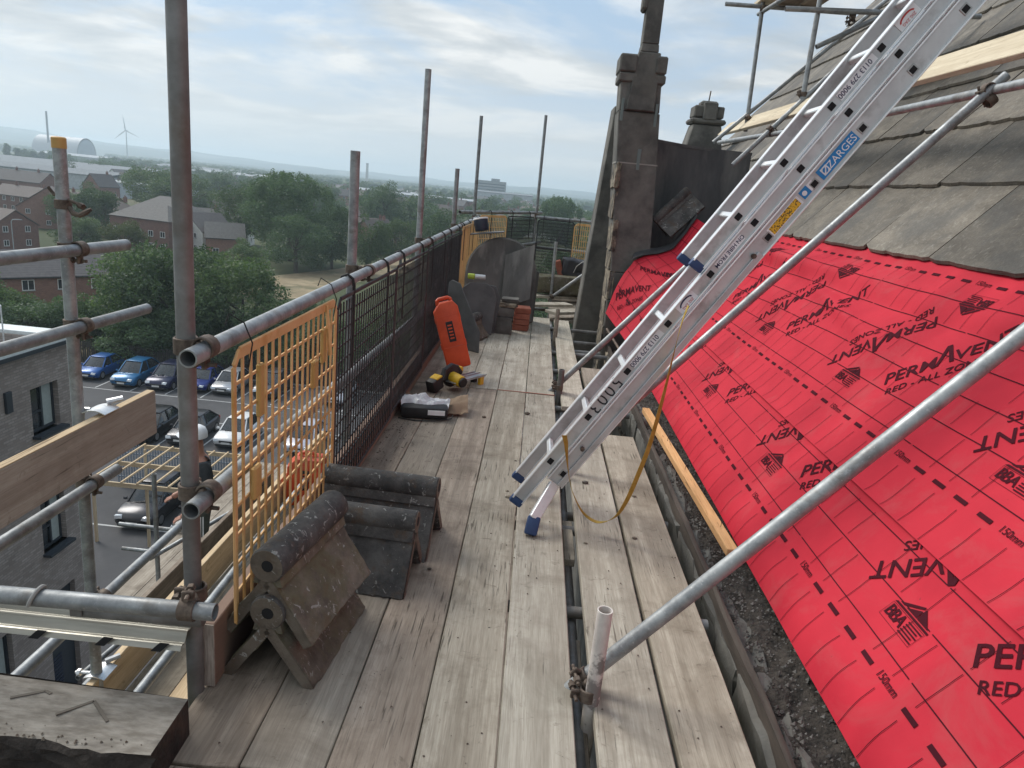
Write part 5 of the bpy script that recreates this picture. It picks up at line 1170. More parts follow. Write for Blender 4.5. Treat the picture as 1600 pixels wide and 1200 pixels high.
# --- left outer scaffold
OX = -1.865
tube('yellow capped standard left of the deck', (OX, 2.80, -.93), (OX, 2.80, 1.565), 'galv')
stl = bpy.data.objects['scaffold_tube'] if False else [o for o in bpy.data.objects if o.get('label') == 'yellow capped standard left of the deck'][0]
(MB().lathe([(.0262, -.028), (.0262, .010), (.022, .014), (.01, .015)], (OX, 2.80, 1.567)).build('cap', M['yellow_dirty'], stl, smooth=40))
tube('upper guard tube at the left edge with a free right end', (OX + .052, 1.4, 1.165), (OX + .052, 3.13, 1.155), 'galv'); tube('second guard tube at the left edge with a free right end', (OX + .052, 1.4, .855), (OX + .052, 3.28, .845), 'galv')
tube('ledger under the upper left toe board', (OX + .052, 1.5, .155), (OX + .052, 2.97, .15), 'galv')
tube('long ledger crossing behind the tall near standard', (OX + .052, 2.0, -.415), (OX + .052, 5.6, -.405), 'galv'); tube('lower long ledger crossing behind the tall near standard', (OX + .25, 2.6, -.83), (OX + .22, 6.2, -.80), 'galv'); tube('lowest left ledger ending at the left edge', (OX - .1, 2.0, -.97), (OX - .1, 2.95, -.96), 'galv')
for z, lb in ((1.16, 'coupler on the upper left guard tube'), (.85, 'coupler on the second left guard tube'), (-.41, 'coupler on the long left ledger'), (.155, 'dark coupler at the end of the left ledger')): coupler(lb, (OX, 2.80, z), (0, 0, 1), (0, 1, 0), (.052, 0, 0))
def open_coupler():
    t = thing('open_coupler', 'open scaffold coupler hanging loose on the left standard', 'coupler', (OX, 2.80, 1.33))
    MB().pipe((0, 0, -.018), (0, 0, .018), .0315, .0068, 16).build('band', M['rust'], t, bev=.002, world=False)
    MB().path([(.03, -.01, -.01), (.05, -.02, -.03), (.075, -.02, -.036), (.10, -.015, -.022), (.118, -.01, -.008)], [.008, .010, .010, .011, .006], 7).build('flap', M['rust'], t, world=False)
    m = MB(); m.tube((.03, -.01, .02), (.095, -.03, .0), .006, 7); m.tube((.08, -.026, .004), (.10, -.031, -.002), .012, 6); m.build('bolt', M['rust'], t, world=False)
    MB().tube((-.03, .0, .03), (-.055, .0, .06), .006, 7).build('rear_bolt', M['rust'], t, world=False)
open_coupler()
tl = toe('pale toe board held on the upper left standard', (OX + .09, 1.5, 0), (OX + .09, 3.22, 0), .215, .036, 'toe_pale', .245)
MB().box((OX + .09, 2.36, .4625), (.034, 1.70, .004)).build('pale_edge', M['board_new'], tl)
tl2 = toe('yellow pine toe board of the lower left platform', (OX, 2.55, 0), (OX, 6.4, 0), .22, .036, 'board_new', -1.06); toe('inner toe board of the lower left platform', (-2.42, 4.05, 0), (-2.38, 6.4, 0), .2, .036, 'board_brown', -1.53)
def toeclip(label, x, y, z):
    t = thing('toe_board_clip', label, 'clip', (x, y, z), 'toe board clips'); m = MB()
    m.grid(lambda a, b: (-.045 + .10*a, -.055 + .11*b, .018*math.cos((a-.5)*2.6) - .006), 10, 2); m.build('plate', M['zinc'], t, solid=.004, world=False)
    b = MB(); b.tube((-.10, -.02, .0), (-.03, -.02, .005), .008, 8); b.tube((-.09, -.02, .0), (-.075, -.02, .001), .017, 6); b.build('bolt', M['zinc'], t, world=False)
    MB().tube((.0, .05, .02), (.05, .09, .03), .013, 8).build('hinge', M['zinc'], t, world=False)
toeclip('bright toe board clip on the upper left toe board', OX + .07, 2.84, .478); toeclip('bright toe board clip on the lower pine toe board', OX, 2.82, -.828)
for k in range(4): board(f'{ORD[k]} board of the lower left platform from the pine toe board', OX + .02 + .228*k, OX + .2445 + .228*k, 1.6, 6.4, -1.06, 'board_new' if k == 1 else 'board', group='lower left platform boards')
tag(MB().lathe([(.034, 0), (.036, .02), (.035, .16), (.014, .20), (.013, .225)], (-1.53, 2.5, -1.02), 16, ax=(.9, .35, .05)).build('plastic_bottle', M['white_label'], smooth=40), 'clear plastic bottle lying on the lower left platform', 'bottle')
# transom across the near left corner with its sleeve, ring and ribbed metal strip
tube('thick cross tube in the near left corner', (-1.75, 1.665, .345), (-.785, 1.70, .345), 'galv', n=28)
tag(MB().tube((-1.20, 1.725, .296), (-.83, 1.735, .296), .025, 20).build('tube_sleeve', M['galv_old'], bev=.012, seg=2), 'dull sleeve tube below the cross tube', 'tube sleeve')
tag(MB().box((-1.178, 1.697, .300), (.035, .004, .028)).build('sleeve_tag', M['galv_old'], bev=.004), 'small stamped tag on the dull sleeve tube', 'tag')
rg = MB(); rg.path([(-1.275 + .012*math.sin(a), 1.683 + .031*math.cos(a), .345 + .031*math.sin(a)) for a in [2*math.pi*i/16*.62 - .5 for i in range(17)]], .0058, 7)
tag(rg.build('plastic_ring', M['kerb']), 'grey half ring clipped over the cross tube', 'ring')
coupler('dark rusty coupler joining the cross tube to the tall near standard', (SX + .035, 1.70, .345), (1, 0, 0), (0, 0, 1), (-.02, .085, 0))
rb = thing('ribbed_metal_strip', 'pale ribbed metal strip with dark slots below the cross tube', 'metal strip', (-1.3, 1.745, .255))
m = MB(); m.grid(lambda a, b: (-.45 + .86*a, .02 - .06 + .08*b, .0 - .052*(1-b) + .007*math.sin(b*14)), 20, 18); m.build('strip', M['gold_strip'], rb, solid=.003, world=False)
for x in (-.02, .17, .33): MB().prism([(0, 0), (.028, 0), (.050, .022), (.022, .022)], (x, -.047, -.052), (1, 0, 0), (0, .35, 1), (0, -.004, 0)).build('slot', M['hole'], rb, smooth=0, world=False)
tube('grey tube under the ribbed metal strip', (-1.9, 1.76, .19), (-.92, 1.80, .20), 'galv_old')
# --- outer lower lift far left, with the workman
tube('thin far standard beside the workman', (-3.72, 6.72, -5), (-3.72, 6.72, -1.62)); tube('far cross tube behind the workman, upper', (-4.9, 8.0, -2.95), (-2.2, 8.05, -3.0)); tube('far cross tube behind the workman, lower', (-4.85, 7.95, -3.26), (-3.2, 7.97, -3.29)); tube('far short tube ending at the thin standard', (-3.75, 6.62, -2.55), (-3.2, 7.6, -2.35)); tube('far thin rail beside the workman', (-3.5, 5.0, -2.75), (-2.9, 8.6, -2.6))
for k in range(5): board(f'{ORD[k]} board of the platform under the workman, from the outside', -4.15 + .228*k, -3.9255 + .228*k, 6.0, 10.5, -3.0, 'board_grey', group='workman platform boards')
# ------------------------------------------------------------------ ladder
LA = R(57.4); la = Vector((math.cos(LA), 0, math.sin(LA))); ln = Vector((-la.z, 0, la.x)); L0 = Vector((.075, 3.2, .03))
def LP(t, n, y): return la*t + ln*n + Vector((0, y, 0))
def ladder():
    root = thing('extension_ladder', 'triple section aluminium extension ladder leaning over the red membrane', 'ladder', L0)
    Wd = .31
    secs = [('A', .215, 4.9, -.052, .036), ('B', .03, 4.7, .044, .106), ('C', 1.42, 5.2, .114, .176)]
    for nm, t0, t1, n0, n1 in secs:
        nc = (n0+n1)/2; yin = {'A': 0, 'B': .006, 'C': .012}[nm]
        for side in (0, 1):
            y = yin if side == 0 else Wd - yin; sg = -1 if side == 0 else 1
            m = MB(); m.bar(LP(t0, nc, y), LP(t1, nc, y), .016, n1-n0-.004, up=ln); st = m.build('stile', M['alu'], root, world=False, smooth=0)
            for nn in (n0 + .0035, n1 - .0035):
                m = MB(); m.bar(LP(t0, nn, y + sg*.003), LP(t1, nn, y + sg*.003), .036, .0065, up=ln); m.build('flange', M['alu_lip'], st, bev=.0015, world=False)
            if nm != 'A':
                m = MB(); m.bar(LP(t0 - .028, nc, y), LP(t0 + .012, nc, y), .034, n1-n0+.006, up=ln); m.build('end_cap', M['cap_blue'], root, bev=.008, seg=2, world=False)
            hm = None; k0 = .277 if nm == 'A' else (.288 if nm == 'B' else 1.679)
            for i in range(17):
                t = k0 + .283*i if nm != 'A' else (.277 + .283*i)
                if t > t1 - .1: break
                if nm == 'A' and .4 < t < 1.6: continue
                if side == 0 or nm == 'C':
                    m = MB(); yo = y + sg*.0088
                    if nm == 'A': m.box((0, 0, 0), (.040, .004, .036)); h_ = m.build('rung_rim', M['steel'], st, bev=.003, world=False)
                    m2 = MB(); m2.box((0, 0, 0), (.030, .005, .026)); hh = m2.build('rung_end', M['hole'], st, bev=.003, world=False)
                    for ob, e in ((hh, .0012), *(((h_, 0),) if nm == 'A' else ())):
                        ob.matrix_local = Matrix.Translation(LP(t, nc - (.004 if nm == 'A' else 0), yo + sg*e)) @ Matrix.Rotation(-LA, 4, 'Y')
        i = 0; t = {'A': .277, 'B': .288, 'C': 1.679}[nm]
        while t < t1 - .1:
            m = MB(); m.bar(LP(t, nc, .012), LP(t, nc, Wd-.012), .028, .026, up=ln); m.build('rung', M['alu_lip'], root, bev=.004, world=False); t += .283
    # stabiliser leg at the foot
    m = MB(); m.bar(LP(.21, -.01, -.012), Vector((.035, -.155, .045)), .052, .03, up=(0, 1, 0)); m.build('stabiliser', M['alu_lip'], root, bev=.004, world=False)
    m = MB(); m.bar(Vector((.040, -.140, .055)), Vector((.026, -.185, -.022)), .060, .040, up=(0, 1, 0)); m.build('stabiliser_foot', M['cap_blue'], root, bev=.010, seg=2, world=False)
    m = MB(); m.bar(LP(.22, -.034, -.017), LP(1.62, -.034, -.017), .010, .026, up=ln); m.build('stabiliser_track', M['alu'], root, bev=.002, world=False)
    for t, n in ((1.593, -.016), (.435, .0)):
        m = MB(); m.tube(LP(t, n, -.012), LP(t, n, -.028), .011, 8); m.build('bolt', M['rust'], root, world=False)
    # labels and lettering on the near stiles
    def decal(name, mt, poly, t, n, y, flip=False, thick=.0012):
        s = -1 if flip else 1
        m = MB(); m.prism([(s*a, s*b) for a, b in poly], LP(t, n, y), la, ln, (0, -thick, 0)); return m.build(name, M[mt], root, smooth=0, world=False)
    def rect(w, h): return [(-w/2, -h/2), (w/2, -h/2), (w/2, h/2), (-w/2, h/2)]
    def letters(s, mt, size, t, n, y, flip=False, off=.0, sh=0, sp=1.0):
        V, F = text_poly(s, size, sh, off, sp, 'CENTER'); V[:, 1] -= (V[:, 1].min() + V[:, 1].max())/2; sg = -1 if flip else 1
        m = MB(); m.v = [tuple(LP(t + sg*a, n + sg*b, y)) for a, b in V]; m.f = F; m.build('lettering', M[mt], root, smooth=0, world=False)
    yA, yB, yC = -.0092, -.0032, .0028
    decal('brand_label', 'blue_label', rect(.212, .050), 2.116, -.008, yA); letters('ZARGES', 'white_ink', .044, 2.138, -.008, yA - .0016)
    decal('logo_tile', 'white_label', rect(.034, .034), 2.043, -.008, yA - .0013); 
    V = [(.012*math.cos(2*math.pi*k/16), .012*math.sin(2*math.pi*k/16)) for k in range(16)]; decal('logo_ring', 'blue_label', V, 2.043, -.008, yA - .0026); decal('logo_slash', 'white_label', [(-.011, -.008), (-.007, -.011), (.011, .008), (.007, .011)], 2.043, -.008, yA - .0039)
    decal('warning_label', 'warn_label', rect(.165, .036), 1.80, -.008, yA); decal('warning_label_edge', 'white_label', rect(.185, .044), 1.80, -.008, yA + .0003, thick=.0006)
    decal('inspection_label', 'blue_label', rect(.042, .040), 1.925, -.006, yA); decal('inspection_dot', 'white_label', [(.011*math.cos(2*math.pi*k/14), .011*math.sin(2*math.pi*k/14)) for k in range(14)], 1.921, -.006, yA - .0014); decal('bar_code', 'white_label', rect(.03, .036), 1.962, -.006, yA)
    decal('phone_label', 'white_label', rect(.205, .034), 2.388, .145, yC); letters('0113 279 9000', 'navy_ink', .031, 2.378, .145, yC - .0016, True, .012, sp=.98)
    decal('phone_label', 'white_label', rect(.205, .034), .99, .076, yB); letters('0113 279 9000', 'navy_ink', .031, .975, .076, yB - .0016, True, .012, sp=.98)
    decal('hire_label', 'white_label', rect(.165, .032), 1.545, .076, yB); letters('ON HIRE FROM', 'navy_ink', .0255, 1.545, .076, yB - .0016, True, .016)
    for tt, nn, yy, txt in ((2.67, .145, yC, 'ZIG ZAG'), (1.262, .076, yB, 'ZIG ZAG')):
        decal('hire_badge', 'white_label', rect(.105, .046), tt, nn, yy)
        ring = [(.038*math.cos(a), .017*math.sin(a)) for a in [math.pi*k/14 for k in range(15)]] + [(.031*math.cos(a), .010*math.sin(a)) for a in [math.pi*(14-k)/14 for k in range(15)]]
        decal('badge_arc', 'red_ink' if tt > 2 else 'navy_ink', ring, tt, nn + .001, yy - .0014); letters(txt, 'red_ink', .017, tt, nn - .011, yy - .0016, True, .012)
    letters('5003', 'black_ink', .085, .705, .078, yB - .0016, True, -.004, sp=1.25)
ladder()
def strap():
    pts = [(.213, .475), (.218, .46), (.227, .431), (.238, .37), (.251, .306), (.268, .24), (.292, .180), (.347, .097), (.422, .062), (.494, .100), (.537, .191), (.574, .335), (.606, .487), (.633, .706), (.650, .887), (.668, 1.049), (.687, 1.128)]
    m = MB(); n = len(pts); k = 0
    fine = []
    for i in range(n-1):
        for j in range(4):
            t = j/4; a_, b_, c_, d_ = (Vector(pts[max(0, min(n-1, i+q))]) for q in (-1, 0, 1, 2)); fine.append(tuple(.5*((2*b_) + (c_-a_)*t + (2*a_ - 5*b_ + 4*c_ - d_)*t*t + (3*b_ - a_ - 3*c_ + d_)*t**3)))
    fine.append(pts[-1])
    for i, (x, z) in enumerate(fine):
        q = i/len(fine); tw = .35 + 1.3*math.sin(q*math.pi*1.5)**2; w = .0125
        dx = Vector((math.cos(tw), math.sin(tw), 0)); y = 3.12 + .02*math.sin(q*7)
        m.v += [tuple(Vector((x, y, z)) + dx*w), tuple(Vector((x, y, z)) - dx*w)]
    m.f = [(2*i, 2*i+1, 2*i+3, 2*i+2) for i in range(len(fine)-1)]
    tag(m.build('webbing_strap', M['strap'], smooth=70, solid=.002), 'mustard yellow webbing strap looped loosely from the ladder', 'strap')
strap()
# ------------------------------------------------------------------ gutter batten
bt = MB().bar((.955, 5.25, .018), (1.045, 3.02, .018), .055, .04).build('timber_batten', M['batten'], bev=.003); tag(bt, 'fresh orange sawn batten lying in the gutter', 'batten')
for y in (3.25, 4.0, 4.5): MB().tube((1.05 - .0403*(y-3.02), y, .03), (1.055 - .0403*(y-3.02), y + .01, .075), .0016, 5).build('nail', M['rust'], bt)
# ------------------------------------------------------------------ ridge tiles
def ridge_tile(label, loc, rz, L=.46, wing=.27, half=48, mt='ridge_moss', tilt=(0, 0), rr=.056, group='ridge tiles'):
    """axis along local y; apex roll on top; z = 0 at the wing feet"""
    t = thing('ridge_tile', label, 'ridge tile', loc, group, R(rz)); t.rotation_euler = (R(tilt[0]), R(tilt[1]), R(rz))
    a = R(half); h = wing*math.cos(a); th = .036
    m = MB(); ol, il = [], []
    for s in (-1, 1):
        d = Vector((s*math.sin(a), 0, -math.cos(a))); nrm = Vector((s*math.cos(a), 0, math.sin(a)))
        m2 = MB(); n = 18; nl = 10; rs = random.Random(int(loc[0]*100) + s)
        def fn(i, j, off): return Vector((0, -L/2 + L*j/n, h)) + d*(.012 + (wing - .012)*i/nl + (rs.uniform(-.004, .002) if i == nl else 0)) + nrm*(off + rs.uniform(-.0022, .0022) + .003*fbm(i*.9, j*.6, 3))
        top = [[fn(i, j, 0) for j in range(n+1)] for i in range(nl+1)]; bot = [[fn(i, j, -th) for j in range(n+1)] for i in range(nl+1)]
        V = [v for row in top for v in row] + [v for row in bot for v in row]; N = n+1; K = N*(nl+1)
        F = []
        for i in range(nl):
            for j in range(n): F += [(i*N+j, (i+1)*N+j, (i+1)*N+j+1, i*N+j+1), (K+i*N+j, K+i*N+j+1, K+(i+1)*N+j+1, K+(i+1)*N+j)]
            F += [(i*N, K+i*N, K+(i+1)*N, (i+1)*N), (i*N+n, (i+1)*N+n, K+(i+1)*N+n, K+i*N+n)]
        for j in range(n): F += [(nl*N+j, K+nl*N+j, K+nl*N+j+1, nl*N+j+1), (j, j+1, K+j+1, K+j)]
        if s < 0: F = [f[::-1] for f in F]
        m2.add(V, F); wo = m2.build('wing', M[mt], t, world=False, smooth=40, bev=.003)
        e2 = MB(); b0 = Vector((0, -L/2 - .0025, h)); e2.add([b0 + d*.03 - nrm*.001, b0 + d*(wing - .004) - nrm*.002, b0 + d*(wing - .006) - nrm*(th - .001), b0 + d*.03 - nrm*(th - .001)], [(0, 1, 2, 3) if s > 0 else (3, 2, 1, 0)]); e2.build('broken_edge', M['ridge_end'], wo, world=False, smooth=0)
    r = MB(); r.tube((0, -L/2 - .004, h + .022), (0, L/2 + .004, h + .022), rr, 24); ro = r.build('roll', M['ridge'], t, bev=.004, world=False)
    nk = MB(); nk.prism([(-.048, -.055), (.048, -.055), (.034, .0), (-.034, .0)], (0, -L/2 + .002, h + .01), (1, 0, 0), (0, 0, 1), (0, L - .004, 0)); nk.build('neck', M[mt], t, world=False)
    for s in (-1, 1):
        MB().tube((0, s*(L/2 + .0045), h + .022), (0, s*(L/2 + .0062), h + .022), rr*.93, 24).build('broken_end', M['ridge_end'], ro, world=False)
        MB().tube((.004, s*(L/2 + .0063), h + .024), (.004, s*(L/2 + .0072), h + .024), .019, 12).build('bore_hole', M['hole'], ro, world=False)
    return t
ridge_tile('lower lichen covered ridge tile of the near pair, feet on the deck', (-.680, 2.10, .003), -6, .46, .268, 36)
ridge_tile('upper lichen covered ridge tile stacked on the near pair', (-.675, 2.115, .150), -9, .46, .268, 35)
ridge_tile('dark ridge tile lying across the deck behind the near pair', (-.535, 2.56, .003), 86, .34, .28, 36, 'ridge', rr=.045)
ridge_tile('furthest dark ridge tile of the near stack, lying across the deck', (-.575, 2.87, .003), 86, .50, .30, 36, 'ridge', rr=.048)
# mossy front stone block bottom left
def coping_block():
    t = thing('coping_stone', 'large coping stone with tooled top and blackened front in the near left corner', 'stone block', (-1.3, 1.54, .0))
    m = MB(); n = 26; xs_ = [-.55 + 1.02*i/n for i in range(n+1)]; rs = random.Random(5)
    fr = [(-.105 + .010*math.sin(x*14) + rs.uniform(-.006, .006)) for x in xs_]
    m.v = []; 
    for x, f_ in zip(xs_, fr): m.v += [(x, .112 - .03*(x+.5), .118), (x, f_ - .01*(x), .112 + rs.uniform(-.004, .003))]
    m.f = [(2*i, 2*i+1, 2*i+3, 2*i+2) for i in range(n)]
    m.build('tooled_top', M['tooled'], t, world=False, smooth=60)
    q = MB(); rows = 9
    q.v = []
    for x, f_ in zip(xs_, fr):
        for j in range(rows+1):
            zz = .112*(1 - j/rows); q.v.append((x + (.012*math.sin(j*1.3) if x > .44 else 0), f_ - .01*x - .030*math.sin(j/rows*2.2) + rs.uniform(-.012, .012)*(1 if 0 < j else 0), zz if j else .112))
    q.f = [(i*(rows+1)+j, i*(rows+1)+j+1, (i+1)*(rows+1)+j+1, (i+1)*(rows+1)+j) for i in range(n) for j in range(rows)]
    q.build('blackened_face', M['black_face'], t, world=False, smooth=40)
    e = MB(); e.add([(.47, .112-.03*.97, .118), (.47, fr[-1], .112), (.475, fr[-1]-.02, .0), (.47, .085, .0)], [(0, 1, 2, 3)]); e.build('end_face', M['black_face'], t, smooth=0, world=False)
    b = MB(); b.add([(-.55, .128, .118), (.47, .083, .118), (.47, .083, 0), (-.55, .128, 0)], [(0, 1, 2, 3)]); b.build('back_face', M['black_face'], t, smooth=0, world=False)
    # carved marks
    g = MB()
    for p, q_ in (((.02, .02), (.09, .058)), ((.09, .058), (.11, .05)), ((.17, -.02), (.235, .040)), ((.235, .040), (.31, -.025))): g.bar((*p, .1172), (*q_, .1172), .008, .003)
    g.build('carved_mark', M['carved'], t, smooth=0, world=False)
    cr = MB()
    for i in range(110):
        x = rs.uniform(-.5, .45); y = -.105 + abs(rs.gauss(0, .018)); r = rs.uniform(.0015, .005); cr.add([(x-r, y, .113), (x, y-r, .113), (x+r, y, .113), (x, y+r*.8, .113), (x, y, .113+r)], [(0, 1, 4), (1, 2, 4), (2, 3, 4), (3, 0, 4)])
    tag(cr.build('crumbs', M['ridge_end'], t, smooth=0, world=False), kind='stuff')
coping_block()
for k in range(3): board(f'{ORD[k]} return board under the coping stone', -2.2, -.885, 1.62 - .228*(k+1), 1.6155 - .228*k - .0, -.001, 'board_brown', 'x', group='return boards')
# ------------------------------------------------------------------ orange case, saw, wrap
def case(label, loc, rx, ry, rz, W_=.19, H_=.60, D_=.155):
    t = thing('tool_case', label, 'tool case', loc, 'orange tool cases'); t.rotation_euler = (R(rx), R(ry), R(rz))
    def shell(y0, y1, nm):
        pr = [(-W_/2+.012, 0), (W_/2-.012, 0), (W_/2, .012), (W_/2+.004, H_-.05), (W_/2-.03, H_), (-W_/2+.06, H_), (-W_/2-.004, H_-.07), (-W_/2, .012)]
        m = MB(); m.prism(pr, (0, y0, 0), (1, 0, 0), (0, 0, 1), (0, y1-y0, 0)); return m.build(nm, M['orange'], t, bev=.016, seg=3, world=False)
    # flat side faces -y
    shell(-D_/2, -.003, 'front_shell'); shell(.003, D_/2, 'back_shell')
    MB().box((.0, -D_/2 - .001, H_*.56), (.058, .006, .17)).build('name_plate', M['black'], t, bev=.002, world=False)
    m = MB()
    for k in range(5): m.box((0, -D_/2 - .0055, H_*.56 - .055 + .027*k), (.034, .003, .012))
    m.build('name_plate_lettering', M['orange'], t, smooth=0, world=False)
    m = MB(); m.path([(-.055, 0, H_-.02), (-.052, 0, H_+.018), (-.036, 0, H_+.028), (.04, 0, H_+.028), (.056, 0, H_+.018), (.06, 0, H_-.02)], .017, 10); m.build('handle', M['orange'], t, world=False)
    for x in (-W_/2 - .003, W_/2 + .003):
        for z in (H_*.35, H_*.75): MB().box((x, 0, z), (.012, .045, .05)).build('latch', M['orange'], t, bev=.003, world=False)
    m = MB()
    for z in (H_*.33, H_*.80): m.box((0, -D_/2 - .0005, z), (W_*.86, .004, .005))
    m.build('moulded_seam', M['orange'], t, smooth=0, world=False)
    return t
case('orange plastic tool case standing tilted behind the saw', (-.555, 5.83, .07), -6, -17, 12, .20, .56)
case('orange plastic tool case on the lower platform behind the yellow guard', (-1.68, 5.3, -1.06), 0, 2, 8, .28, .40, .18)
def saw():
    t = thing('circular_saw', 'yellow and black cordless circular saw lying on the deck', 'power saw', (-.615, 5.34, 0), rz=R(-32))
    MB().box((.06, .18, .075), (.13, .40, .008)).build('base_plate', M['steel'], t, bev=.002, world=False)
    for x in (.0, .045, .115): MB().bar((x, .0, .082), (x, .40, .082), .008, .006).build('plate_rib', M['steel'], t, world=False)
    m = MB(); m.tube((-.005, .06, .10), (.035, .06, .10), .085, 24); m.build('blade_guard', M['black'], t, bev=.010, seg=2, world=False)
    m = MB(); m.tube((.03, .05, .10), (.15, .03, .085), .046, 18); m.build('motor', M['dewyel'], t, bev=.010, seg=2, world=False)
    MB().tube((.15, .03, .085), (.172, .026, .082), .040, 16).build('motor_cap', M['black'], t, bev=.006, world=False)
    m = MB(); m.path([(.02, -.05, .09), (.015, -.02, .16), (.012, .06, .185), (.01, .13, .16), (.012, .17, .11)], [.026, .024, .021, .022, .028], 10); m.build('handle', M['black'], t, world=False)
    m = MB(); m.box((.0, -.115, .062), (.085, .12, .10), Matrix.Rotation(R(18), 3, 'X')); m.build('battery', M['black'], t, bev=.014, seg=2, world=False)
    m = MB(); m.box((.0, -.105, .115), (.078, .07, .014), Matrix.Rotation(R(18), 3, 'X')); m.build('battery_latch', M['dewyel'], t, bev=.004, world=False)
    m = MB(); m.box((-.02, .15, .135), (.10, .11, .05)); m.build('upper_housing', M['dewyel'], t, bev=.018, seg=2, world=False)
    MB().box((.105, .34, .038), (.032, .05, .075)).build('front_shoe', M['dewyel'], t, bev=.006, world=False); MB().box((.02, .36, .036), (.04, .05, .07)).build('rear_shoe', M['black'], t, bev=.006, world=False)
saw()
def wrap():
    t = thing('torn_package', 'torn package with crumpled white wrapping and black tray on the deck', 'package', (-.665, 4.70, 0), rz=R(8)); t.scale = (1.15, 1.25, 1.5)
    m = MB(); m.grid(lambda a, b: ((a-.5)*.27*(1 + .12*math.sin(b*3)), (b-.5)*.17, .012 + .075*math.sin(b*math.pi)**.5*(1 - .25*a) + .012*fbm(a*9, b*6, 3)), 22, 14); m.build('white_wrap', M['film'], t, world=False, smooth=25)
    m = MB(); m.box((0, -.075, .03), (.28, .10, .055)); m.build('black_tray', M['black'], t, bev=.015, seg=2, world=False)
    m = MB(); m.grid(lambda a, b: (.10 + .16*a, -.05 + .20*b, .02 + .05*a*math.sin(b*2) + .01*fbm(a*6, b*7, 1)), 8, 8); m.build('torn_card', M['card'], t, world=False, solid=.003)
    m = MB(); m.grid(lambda a, b: (-.17 + .12*a, .06 + .16*b, .012 + .06*(1-a)*b + .006*fbm(a*5, b*5, 2)), 8, 8); m.build('torn_card', M['card'], t, world=False, solid=.003)
    MB().box((.07, -.127, .036), (.10, .004, .022)).build('white_print', M['white_ink'], t, world=False)
    m = MB(); m.path([(-.15, -.13, .006), (-.05, -.16, .004), (.06, -.15, .005), (.16, -.11, .008), (.17, -.09, .02)], .003, 5); m.build('loose_string', M['black'], t, world=False)
wrap()
# ------------------------------------------------------------------ salvaged stone and slabs further along
def slab(label, poly, o, ex, ez, th, mt, name='stone_slab', cat='slab', bev=.006, group='salvaged slabs'):
    ex, ez = Vector(ex).normalized(), Vector(ez).normalized(); nn = ex.cross(ez); m = MB(); m.prism(poly, o, ex, ez, nn*th); return tag(m.build(name, M[mt], bev=bev), label, cat, group)
slab('thin grey slate sheet leaning on the guard behind the orange case', [(0, 0), (.42, .0), (.44, .20), (.20, .64), (.10, .66), (0, .60)], (-.80, 6.95, 0), (.80, -.55, 0), (-.10, .10, 1), .012, 'slate_grey')
slab('dark round cornered slab standing behind the small ridge tile', [(0, 0), (.38, 0), (.40, .40), (.36, .50), (.28, .555), (.10, .555), (.03, .50), (0, .40)], (-.78, 7.62, 0), (1, .10, 0), (0, .14, 1), .05, 'slate_grey')
slab('second dark slab close behind the round cornered one', [(0, 0), (.30, 0), (.34, .38), (.28, .52), (.10, .54), (0, .45)], (-.68, 7.74, 0), (1, .08, 0), (0, .12, 1), .04, 'slate_grey')
big = [(0, 0)] + [(.43 - .43*math.cos(math.pi*i/20), .56 + .44*math.sin(math.pi*i/20)) for i in range(21)] + [(.86, 0)]
slab('big dark round headed slab standing across the deck', big, (-.83, 8.55, 0), (1, .12, 0), (0, .10, 1), .09, 'slab_grey', bev=.02)
rl = MB(); rl.grid(lambda a, b: (-.36 + .34*math.sin(a*math.pi*.92) - .0*b, 8.46 - .16*math.sin(a*math.pi) + .10*b, .30 + .62*b + .05*math.sin(a*3) - .24*abs(a-.55)**1.5*1.2), 20, 12)
tag(rl.build('rolled_lead_sheet', M['slab_grey'], smooth=70, solid=.010), 'bowed dark lead sheet leaning on the round headed slab', 'lead sheet')
slab('upright dark plank at the right of the round headed slab', [(0, 0), (.24, 0), (.26, .62), (.05, .66)], (-.20, 8.75, 0), (1, .1, 0), (0, .06, 1), .05, 'slab_grey')
tag(MB().box((-.60, 8.62, 1.035), (.40, .22, .014), Matrix.Rotation(R(-9), 3, 'Y')).build('flat_slate', M['slate_grey'], bev=.003), 'flat slate balanced on top of the round headed slab', 'slate')
tn = thing('painted_tin', 'navy tin with white rim tilted on top of the round headed slab', 'tin', (-.665, 8.62, 1.055)); tn.rotation_euler = (R(-8), R(-14), 0)
MB().lathe([(.080, 0), (.084, .008), (.084, .125), (.080, .128)], n=24).build('body', M['navy'], tn, world=False); MB().pipe((0, 0, .127), (0, 0, .146), .092, .026, 24).build('rim', M['tin_rim'], tn, bev=.004, world=False); MB().tube((0, 0, .130), (0, 0, .136), .066, 20).build('contents', M['brick_red'], tn, world=False)
hv = thing('rolled_hivis', 'small roll of yellow and silver hi-vis tape on the round cornered slab', 'tape roll', (-.62, 7.70, .585))
MB().tube((-.09, 0, .03), (-.015, 0, .03), .030, 14).build('yellow_roll', M['hivis'], hv, bev=.005, world=False); MB().tube((-.015, 0, .03), (.10, .01, .03), .027, 14).build('silver_roll', M['silver_tape'], hv, bev=.005, world=False)
ridge_tile('small ridge tile standing in front of the round cornered slab', (-.585, 7.44, .02), -14, .26, .22, 40, 'ridge_end', rr=.05)
rs = random.Random(3)
for k, (z, w, d, h, dx) in enumerate(((.0, .19, .22, .19, 0), (.192, .19, .20, .10, .01), (.294, .20, .22, .055, .035), (.351, .19, .2, .04, .05))):
    m = MB(); rough_block(m, (-.285 + dx, 7.86 + .02*k, z + h/2), (w, d, h - .004), k + 3, .008); o = m.build('stone_block', M['soot_stone'] if k != 2 else M['pale_stone'], smooth=30)
    tag(o, ['bottom block', 'second block', 'third block', 'top block'][k] + ' of the small stone stack beside the red bricks', 'stone block', 'stone stack')
